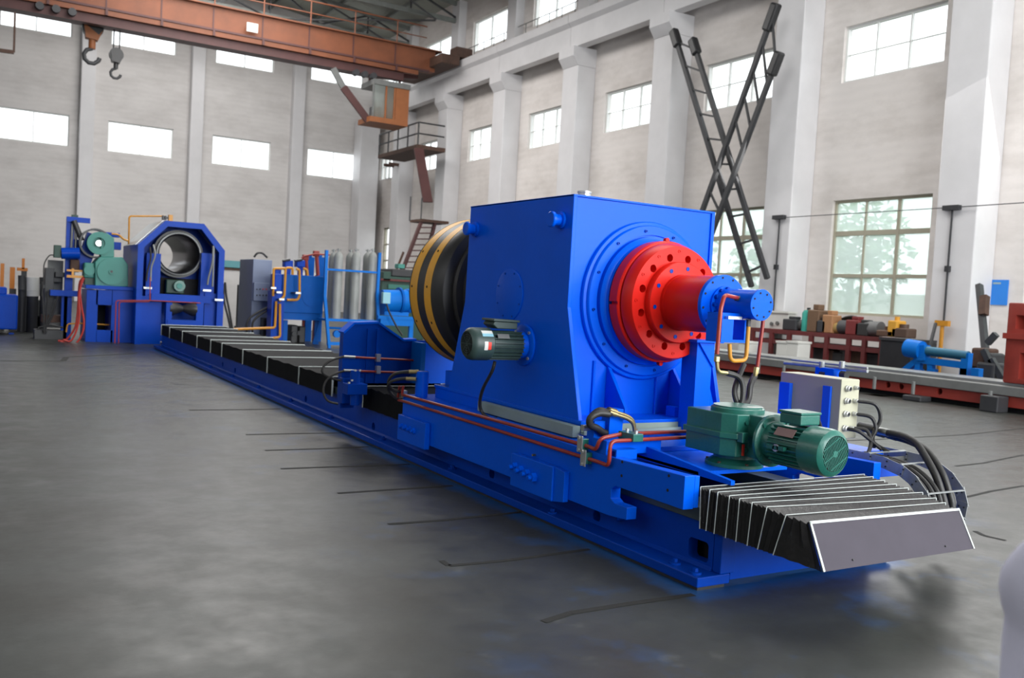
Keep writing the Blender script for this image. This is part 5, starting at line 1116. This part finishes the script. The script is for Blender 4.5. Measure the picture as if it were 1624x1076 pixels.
# gas cylinder rack
YC2 = 18.5
rk = thing('cylinder_rack', onY(560, 550, YC2), 'bright blue steel rack holding six grey gas cylinders', 'rack')
for (a, b, c, d) in ((518, 397, 515, 470), (515, 470, 522, 552), (602, 401, 598, 470), (598, 470, 602, 552)):
    p, q = onY(a, b, YC2-.05), onY(c, d, YC2-.05)
    if d == 552: q.z = 0
    MB().bar(p, q, .07, .08, up=(0, 1, 0)).build('rack_post', BLUE_T, rk, False)
for (y, h, yy) in ((430, 3, YC2-.06), (509, 4, YC2-.06), (546, 5, YC2-.06)): part('rack_rail', 519, y-h/2, 600, y+h/2, yy, .05, BLUE_T, rk)
part('rack_shelf', 519, 508, 600, 511, YC2, .8, BLUE_T, rk); part('divider', 553, 428, 554.5, 510, YC2+.75, .04, BLUE_T, rk)
MB().cyl(onY(518, 520, YC2+.3), onY(600, 524, YC2+.3), .03, n=8).build('manifold_pipe', BLUE_T, rk)
disc(MB(), 535, 530, 6, YC2+.1, .1, 16).build('manifold_valve', BLUE_T, rk)
k_ = abs((onY(560, 450, YC2)-CAM).dot(_f))/F
cz0 = onY(560, 508, YC2).z+.015
def gas(px, Yc, first=[None], lab=''):
    x = onY(px, 450, Yc).x; H = onY(px, 399, YC2).z-cz0; r = .118
    t = thing('gas_cylinder', (x, Yc, cz0), lab, 'gas cylinder', 'grey gas cylinders in the blue rack')
    MB().lathe([(0, 0), (r, 0), (r, H-.16), (r*.9, H-.09), (r*.6, H-.03), (r*.3, H), (0, H)], (x, Yc, cz0), (x, Yc, cz0+1), 24, unit=False).build('body', CYLG, t)
    MB().cyl((x, Yc, cz0+H), (x, Yc, cz0+H+.08), .03, n=8).build('valve', STEEL, t); MB().cyl((x-.06, Yc, cz0+H+.05), (x+.06, Yc, cz0+H+.05), .015, n=6).build('valve_outlet', STEEL, t)
    return t
for i, px in enumerate((535, 563, 589)): gas(px, YC2+.13, lab=['front grey gas cylinder at the left of the rack', 'front grey gas cylinder in the middle of the rack', 'front grey gas cylinder at the right of the rack'][i])
for i, px in enumerate((528, 555, 582)): gas(px-1, YC2+.55, lab=['rear grey gas cylinder at the left, half hidden', 'rear grey gas cylinder in the middle, half hidden', 'rear grey gas cylinder at the right, half hidden'][i])
# blue pump motor on its frame
pm = thing('pump_motor', onY(628, 500, YC2), 'large blue electric motor with pale terminal box right of the cylinder rack', 'electric motor')
a, b = onY(605, 478, YC2), onY(650, 478, YC2); k_ = .0157
MB().lathe([(0, 0), (.30, 0), (.33, .03), (.33, .12), (.30, .15), (.30, 1), (0, 1)], b, a, 28).build('motor_body', BLUE_T, pm); MB().lathe([(0, 0), (.36, 0), (.36, .06), (0, .06)], onY(634, 478, YC2), onY(634, 478, YC2)+V((-1, 0, 0)), 28, unit=False).build('flange', BLUE_L, pm)
part('terminal_box', 608, 464, 619, 482, YC2-.45, .14, LABB, pm, .01); part('motor_foot', 610, 495, 648, 501, YC2-.2, .5, BLUE_T, pm)
mf = thing('pump_stand', onY(628, 545, YC2), 'bright blue steel frame under the large blue motor', 'frame')
part('top_rail', 600, 502, 658, 507, YC2-.25, .08, BLUE_T, mf); part('top_rail', 600, 502, 658, 507, YC2+.35, .08, BLUE_T, mf); part('cross_plate', 604, 507, 654, 517, YC2-.24, .05, BLUE_T, mf)
for px in (605, 650): part('frame_leg', px, 507, px+4, 550, YC2-.2, .08, BLUE_T, mf, z0=0)
ptube('motor_cable', [(613, 482), (616, 492), (622, 505), (630, 520), (638, 532)], YC2-.45, 1.5, RUB, 'black cable hanging from the large blue motor', 'cable', curve=True)
gm = thing('green_machine', onY(640, 520, 23), 'dark green machine tool behind the blue pump motor', 'machine')
part('machine_base', 606, 440, 672, 520, 23, 1.4, GREEN_D, gm, .02, z0=0); part('machine_head', 622, 428, 672, 440, 23.1, 1.0, GRYD, gm, .03); part('upper_case', 608, 431, 620, 446, 22.9, .4, GREEN_D, gm, .02); part('red_rail', 604, 444, 672, 447, 22.9, .1, RED_S, gm); part('green_panel', 616, 452, 650, 459, 22.95, .049, GREEN, gm); part('switch_box', 632, 419, 642, 426, 23.2, .3, GREEN_L, gm, .01); part('switch_stem', 636, 426, 638, 428.5, 23.3, .1, GREEN_D, gm)
# ================================================================== RIGHT SIDE OF THE HALL
XB = 12.3
def xbox(m, px0, py0, px1, py1, X, d):
    a, b = onX(px0, py1, X), onX(px1, py0, X); c, e = onX(px1, py1, X), onX(px0, py0, X)
    return m.box(X, X+d, min(b.y, c.y), max(a.y, e.y), (a.z+c.z)/2, (b.z+e.z)/2)
def xpart(name, px0, py0, px1, py1, X, d, m, par, bevel=0.0, z0=None):
    b = xbox(MB(), px0, py0, px1, py1, X, d)
    if z0 is not None:
        zm = min(v.z for v in b.v)
        for v in b.v:
            if v.z == zm: v.z = z0
    return b.build(name, m, par, False, bevel=bevel)
rb = thing('lathe_bed', (12.9, 10, 0), 'long red oxide lathe bed with steel top ways along the right side', 'lathe bed')
zt_ = onX(1500, 602, XB).z; zg = onX(1500, 616, XB).z; zb_ = max(.10, onX(1500, 641, XB).z)
b_ = MB().box(XB, XB+1.3, 3.0, 24.0, zb_, zg).build('bed_casting', RED_M, rb, False)
c = MB()
for px, py in ((1408, 614), (1429, 615), (1490, 622), (1290, 595)):
    q = onX(px, py, XB); c.cyl((XB-.1, q.y, (zb_+zg)/2+.02), (XB+.2, q.y, (zb_+zg)/2+.02), .06, n=18)
cut(b_, c)
MB().box(XB-.05, XB+1.35, 3.0, 24.0, zg+.001, zt_).build('top_way', GRY, rb, False, bevel=.01)
MB().box(XB+.25, XB+1.05, 3.0, 24.0, zt_+.001, zt_+.05).build('vee_way', STEEL, rb, False)
for px in (1385, 1447, 1330, 1570, 1240, 1200):
    q = onX(px, 640, XB); t = xpart('bed_foot', px-16, 628, px+12, 640, XB-.35, .34, GRYD, rb, .02, z0=0.0); 
    y = onX(px, 632, XB-.2).y; MB().cyl((XB-.2, y, .12), (XB-.2, y, .36), .035, n=10).build('jack_screw', GRY, t)
MB().box(XB+.2, XB+1.1, 3.2, 23.8, 0, zb_-.001).build('plinth', DARK, rb, False)
hk = thing('lathe_headstock', (13, 5, .8), 'red oxide lathe headstock standing on the red bed at the right edge', 'lathe headstock')
y1 = onX(1597, 540, XB+.2).y
hb = MB().box(XB+.15, XB+1.15, y1-1.7, y1, zt_+.051, onX(1597, 480, XB+.2).z).build('casting', RED_M, hk, False, bevel=.03)
q0, q1 = onX(1612, 500, XB+.15), onX(1612, 522, XB+.15)
cut(hb, MB().box(XB, XB+.5, y1-1.1, q0.y, q1.z, q0.z).box(XB, XB+.5, y1-1.1, onX(1618, 560, XB+.15).y, onX(1618, 606, XB+.15).z+.05, onX(1618, 560, XB+.15).z))
zz = onX(1600, 533, XB+.15).z; MB().box(XB+.10, XB+.149, y1-1.7, y1+.03, zz-.05, zz+.05).build('ledge', RED_M, hk, False)
# blue trestle
bs = thing('blue_trestle', onX(1490, 600, 14.4), 'bright blue pipe trestle with slanted legs behind the red lathe bed', 'trestle')
XT = 14.4
def xb(p, q, w_, m, nm='leg'): return MB().bar(onX(*p, XT), onX(*q, XT), w_, w_, up=(1, 0, 0)).build(nm, m, bs, False)
MB().cyl(onX(1439, 552, XT), onX(1462, 556, XT), .20, n=20).build('end_drum', BLUE_T, bs); MB().cyl(onX(1462, 556, XT), onX(1536, 565, XT), .10, n=16).build('long_pipe', mat('teal_pipe_paint', (.015, .12, .2), .5), bs)
xb((1464, 548), (1464, 572), .2, BLUE_T, 'bracket'); xb((1452, 570), (1532, 580), .14, BLUE_T, 'rail'); xb((1460, 568), (1430, 592), .12, BLUE_T); xb((1458, 570), (1456, 596), .12, BLUE_T); xb((1476, 572), (1478, 598), .12, BLUE_T); xb((1534, 560), (1530, 608), .16, BLUE_T); xb((1548, 590), (1549, 608), .12, BLUE_T)
for px in (1456, 1478, 1530, 1549, 1430): q = onX(px, 600, XT); MB().box(XT-.08, XT+.08, q.y-.08, q.y+.08, 0, q.z+.2).build('leg_foot', BLUE_T, bs, False)
MB().box(XT-.12, XT+.12, onX(1549, 600, XT).y, onX(1430, 600, XT).y, .02, .09).build('ground_rail', BLUE_T, bs, False)
# shelves of scrap
XS = 16.6
sf = thing('steel_shelf', onX(1330, 590, XS), 'long dark red steel shelf unit loaded with parts below the windows', 'shelf')
for (y, x0, x1, h) in ((531, 1190, 1400, 3), (548, 1190, 1400, 2.5), (575, 1190, 1400, 2)):
    a, b = onX(x0, y-(1295-x0)*.03, XS), onX(x1, y+(x1-1295)*.03, XS); z = onX(1295, y, XS).z; MB().box(XS, XS+.9, b.y, a.y, z-.06, z+.06).build('shelf_board', RED_S, sf, False)
for px in (1192, 1222, 1250, 1285, 1310, 1345, 1370, 1398):
    a = onX(px, 545, XS); MB().box(XS-.02, XS+.08, a.y-.06, a.y+.06, 0, onX(1295, 531, XS).z).build('shelf_post', RED_S, sf, False)
bk = thing('black_tool_cabinet', onX(1418, 590, XS), 'black steel cabinet at the right end of the red shelf', 'cabinet')
xpart('cabinet_body', 1396, 541, 1442, 600, XS-.3, 1.0, BLK, bk, .02, z0=0); xpart('cabinet_top', 1394, 537, 1444, 541, XS-.33, 1.05, GRYD, bk)
ZS = onX(1295, 531, XS).z+.06
rnd = random.Random(21)
items = [('cardboard_box', 'brown box on the shelf left of the coiled hose', (.20, .12, .06)), ('oil_can', 'teal can standing at the left end of the shelf', (.03, .35, .28)), ('orange_part', 'orange casting among the shelf parts', (.6, .22, .05)), ('steel_part', 'dark steel block on the top shelf', (.04, .04, .045)), ('red_motor', 'dark red motor body on the top shelf', (.22, .03, .03)), ('yellow_cap', 'yellow capped part at the right end of the shelf', (.65, .32, .03))]
XP = XS+.35
def heap(px, w_, h, nm, lab, col, cat, shape):
    a = onX(px, 528, XP); t = thing(nm, (XP, a.y, ZS), lab, cat, 'parts on the top shelf'); m_ = mat(nm+'_%d_paint' % int(px), col, .6, var=.2)
    if shape == 'box': MB().box(XP-.2, XP+.2, a.y-w_/2, a.y+w_/2, ZS+.001, ZS+h).build('body', m_, t, False, bevel=.03); MB().box(XP-.12, XP+.12, a.y-w_*.3, a.y+w_*.2, ZS+h+.001, ZS+h*1.25).build('top_block', m_, t, False, bevel=.02)
    elif shape == 'can': MB().lathe([(0, 0), (w_/2, 0), (w_/2, h*.85), (w_*.35, h), (0, h)], (XP, a.y, ZS+.001), (XP, a.y, ZS+1), 16, unit=False).build('body', m_, t); MB().cyl((XP, a.y, ZS+h), (XP, a.y, ZS+h*1.12), w_*.15, n=10).build('cap', GRYD, t)
    else: MB().cyl((XP, a.y-w_/2, ZS+h/2+.002), (XP, a.y+w_/2, ZS+h/2), h/2, n=18).build('body', m_, t); MB().cyl((XP, a.y+w_/2, ZS+h/2), (XP, a.y+w_/2+.05, ZS+h/2), h*.3, n=14).build('end_boss', GRYD, t)
heap(1258, .5, .32, 'steel_part', 'dark steel block at the left end of the top shelf', (.035, .035, .04), 'machine part', 'box')
heap(1268, .3, .3, 'steel_part', 'dark cylinder beside the leftmost steel block on the shelf', (.05, .05, .05), 'machine part', 'cyl')
heap(1280, .34, .60, 'oil_can', 'teal oil can standing on the top shelf', (.03, .35, .28), 'can', 'can')
heap(1295, .40, .62, 'carton', 'brown carton right of the teal oil can', (.16, .09, .05), 'box', 'box')
heap(1308, .34, .34, 'steel_part', 'dark flat steel block left of the orange casting', (.04, .04, .045), 'machine part', 'box')
heap(1318, .34, .50, 'casting', 'tan orange casting near the middle of the top shelf', (.40, .20, .09), 'machine part', 'box')
heap(1330, .30, .30, 'casting', 'yellowish casting left of the coiled hose', (.45, .30, .10), 'machine part', 'cyl')
heap(1343, .40, .38, 'old_motor', 'dark grey motor body below the coiled hose', (.05, .05, .055), 'machine part', 'cyl')
heap(1358, .42, .40, 'old_motor', 'dark red motor body on the top shelf', (.20, .025, .025), 'machine part', 'box')
heap(1373, .40, .34, 'steel_part', 'black steel block right of the dark red motor body', (.03, .03, .03), 'machine part', 'box')
heap(1386, .42, .40, 'steel_part', 'grey round part toward the right end of the top shelf', (.14, .14, .14), 'machine part', 'cyl')
XC_ = XS+.1
def ctop(px, w_, h, nm, lab, col):
    a = onX(px, 536, XC_); z = onX(1420, 537, XS-.3).z+.02; t = thing(nm, (XC_, a.y, z), lab, 'machine part', 'parts on the black cabinet'); m_ = mat(nm+'_%d_paint' % px, col, .6); MB().box(XC_-.2, XC_+.2, a.y-w_/2, a.y+w_/2, z+.001, z+h).build('body', m_, t, False, bevel=.03); MB().cyl((XC_, a.y, z+h), (XC_, a.y, z+h+.1), w_*.25, n=12).build('boss', m_, t)
ctop(1410, .5, .16, 'rusty_part', 'rusty brown block on the left of the black cabinet', (.10, .05, .03)); ctop(1421, .26, .42, 'yellow_part', 'yellow-orange part standing on the black cabinet', (.6, .30, .03)); ctop(1433, .45, .24, 'rusty_part', 'rusty brown block on the right of the black cabinet', (.08, .045, .03))
t = thing('coiled_hose', onX(1350, 525, XS+.3), 'black coiled hose lying on the shelf parts', 'hose')
c0 = onX(1350, 526, XS+.6)
for k in range(3): MB().tube([(XS+.6+.04*k, c0.y+(.55-.05*k)*math.cos(a), c0.z+(.55-.05*k)*math.sin(a)*.75) for a in [PI*i/14 for i in range(15)]], .03, 8).build('hose_turn', RUB, t)
# things stacked on the lower shelf boards
for i, px in enumerate(range(1262, 1396, 15)):
    a = onX(px, 560, XS); z = onX(1295, 548, XS).z-.35; zl = onX(1295, 575, XS).z+.06
    t = thing('steel_part', (XS+.4, a.y, zl), ['dark part on the lower shelf board, %s' % s for s in ('first from the left end', 'second from the left end', 'third from the left end', 'fourth from the left end', 'just left of the middle', 'just right of the middle', 'fourth from the right end', 'third from the right end', 'last at the right end')][i], 'machine part', 'parts on the lower shelf board')
    h = .22+.2*rnd.random(); MB().box(XS+.15, XS+.7, a.y-.17, a.y+.17, zl+.001, zl+h).build('body', GRYD if i % 3 else BRN, t, False, bevel=.03); MB().cyl((XS+.4, a.y, zl+h), (XS+.4, a.y, zl+h+.08), .1, n=12).build('hub', GRY, t)
# scrap and poles by the nearest column
t = thing('leaning_pole', onX(1556, 590, 16.2), 'dark steel pole leaning upright beside the blue notice', 'pole'); MB().bar(onX(1566, 592, 16.2), onX(1553, 452, 16.9), .12, .14, up=(1, 0, 0)).build('pole', GRYD, t, False); MB().bar(onX(1560, 500, 16.6), onX(1562, 470, 16.75), .16, .16, up=(1, 0, 0)).build('coupling', BRN, t, False)
t = thing('leaning_pole', onX(1470, 560, 16.8), 'short thin dark pole leaning behind the blue trestle', 'pole'); MB().bar(onX(1472, 560, 16.8), onX(1484, 513, 17.2), .06, .06, up=(1, 0, 0)).build('pole', GRYD, t, False); q = onX(1470, 566, 16.8); MB().box(16.7, 16.95, q.y-.15, q.y+.15, 0, q.z+.1).build('pole_stand', GRYD, t, False)
t = thing('yellow_wall_pipe', onX(1494, 560, 17.5), 'thin yellow upright pipe in front of the column behind the trestle', 'pipe'); q = onX(1495, 510, 17.5); MB().cyl((17.5, q.y, 0), (17.5, q.y, q.z), .05, n=10).build('pipe', YPIPE, t); MB().box(17.44, 17.56, q.y-.18, q.y+.18, q.z-.12, q.z+.02).build('pipe_cap', YPIPE, t, False)
sh2 = thing('scrap_machine', onX(1556, 585, 15.6), 'dark rusty machine wreck behind the right end of the blue trestle', 'machine part')
for (a, b, c_2, d) in ((1540, 552, 1562, 585), (1548, 575, 1575, 604), (1562, 560, 1572, 580), (1535, 580, 1552, 604)): xpart('wreck_block', a, b, c_2, d, 15.4+rnd.random()*.4, .5, BRN if b < 560 else GRYD, sh2, .05, z0=0 if d > 600 else None)
for (p, q) in (((1560, 555), (1577, 590)), ((1572, 570), (1590, 600)), ((1566, 545), (1580, 530))): MB().bar(onX(*p, 15.5), onX(*q, 15.5), .12, .12, up=(1, 0, 0)).build('wreck_arm', GRYD, sh2, False)
t = thing('green_crate', onX(1580, 590, 16.5), 'dark green crate near the red lathe headstock', 'crate'); xpart('crate_body', 1572, 566, 1592, 598, 16.3, .6, GREEN_D, t, .02, z0=0); xpart('crate_lid', 1571, 563, 1593, 566, 16.28, .64, GREEN_D, t)
# notice, switch box and conduits on the wall
t = thing('blue_notice', onX(1581, 464, 18.55), 'plain bright blue notice board on the wall above the red lathe', 'notice'); xpart('board', 1567, 444, 1596, 484, 18.56, .035, POST, t); xpart('heading_strip', 1575, 448, 1587, 451, 18.552, .007, mat('pale_yellow_print', (.30, .42, .45), .6), t)
t = thing('wall_switch_box', onX(1233, 513, 17.2), 'cream electrical box on a stand beside the rotary cylinder', 'electrical box'); xpart('box_body', 1205, 496, 1248, 530, 17.3, .35, WHT, t, .01); xpart('box_roof', 1203, 493, 1250, 496, 17.25, .42, WHT, t)
for px, py in ((1224, 514), (1233, 513)): q = onX(px, py, 17.29); MB().cyl((17.299, q.y, q.z), (17.26, q.y, q.z), .06, n=14).build('dial', GRY, t)
q = onX(1226, 520, 17.4); MB().box(17.4, 17.55, q.y-.08, q.y+.08, 0, onX(1226, 530, 17.3).z).build('stand_post', GRY, t, False)
for i, px in enumerate((1193, 1255, 1272)):
    q = onX(px, 560, 16.2); t = thing('white_crate', (16.2, q.y, 0), ['white crate behind the yellow drain pipe', 'white crate under the left end of the shelf', 'pale sack under the shelf beside the white crate'][i], 'crate', 'pale crates under the shelf'); MB().box(15.8, 16.3, q.y-.2, q.y+.2, 0, onX(px, 545, 16.2).z).build('crate_body', WHT, t, False, bevel=.03); MB().box(15.78, 16.32, q.y-.21, q.y+.21, onX(px, 545, 16.2).z+.001, onX(px, 545, 16.2).z+.06).build('crate_lid', WHT, t, False)
for i, (L) in enumerate(([(1504, 330), (1503, 440), (1497, 520)], [(1232, 345), (1231, 430), (1226, 500)])):
    P = [onX(a, b, 17.62) for a, b in L]; y_ = sum(p.y for p in P)/3
    t = thing('wall_conduit', V((17.62, y_, P[-1].z)), ['thin upright conduit on the column beside the trestle', 'thin upright conduit on the column above the cream box'][i], 'conduit', 'wall conduits'); MB().tube([(17.66, y_, P[0].z), (17.66, y_, P[-1].z)], .025, 8).build('conduit', GRYD, t)
    MB().box(17.56, 17.699, y_-.22, y_+.22, P[0].z-.06, P[0].z+.06).build('bracket', GRYD, t, False)
    MB().box(17.6, 17.699, y_-.06, y_+.06, (P[0].z+P[-1].z)/2-.1, (P[0].z+P[-1].z)/2+.05).build('junction', GRYD, t, False)
zc = onX(1504, 330, 17.66).z; t = thing('wall_cable', (17.6, 12, zc), 'thin cable strung along the right wall above the windows', 'cable'); MB().tube([(17.6, 4, zc+.03), (17.6, 10.4, zc), (17.6, 16.3, zc)], .012, 6).build('cable', GRYD, t)
# pale draped fabric at the right edge, close to the camera
dc = onZ(1660, 1000, .0)
Dp = CAM+_ray(1640, 960)*1.55
t = thing('draped_cloth', (Dp.x, Dp.y, 0), 'pale lilac draped cloth cut off at the lower right edge, close to the camera', 'cloth')
rows = []
E_ = [(1646, 862), (1632, 876), (1618, 896), (1606, 918), (1603, 945), (1607, 975), (1613, 1000), (1611, 1015), (1607, 1045), (1603, 1090), (1598, 1150), (1592, 1300)]
for k, (a, b) in enumerate(E_):
    p = CAM+_ray(a, b)*1.55; w_ = .11+.012*k; cx = p+_r0*w_; rows.append([V((cx.x, cx.y, p.z))+(_r0*math.cos(th)*w_+Vector((_f.x, _f.y, 0)).normalized()*math.sin(th)*w_*.8)*(1+.05*math.sin(5*th+k*.3)) for th in [2*PI*i/40 for i in range(41)]])
zl = rows[-1][0].z
rows.append([V((p.x, p.y, max(0.0, .003))) for p in rows[-1]])
MB().grid(rows).build('fabric', CLOTH, t, True)
tp_ = rows[0]; c_0 = sum(tp_, V((0, 0, 0)))/len(tp_); MB().add(tp_[:-1]+[c_0+V((0, 0, .02))], [(i, (i+1) % 40, 40) for i in range(40)]).build('fabric_top', CLOTH, t, True)
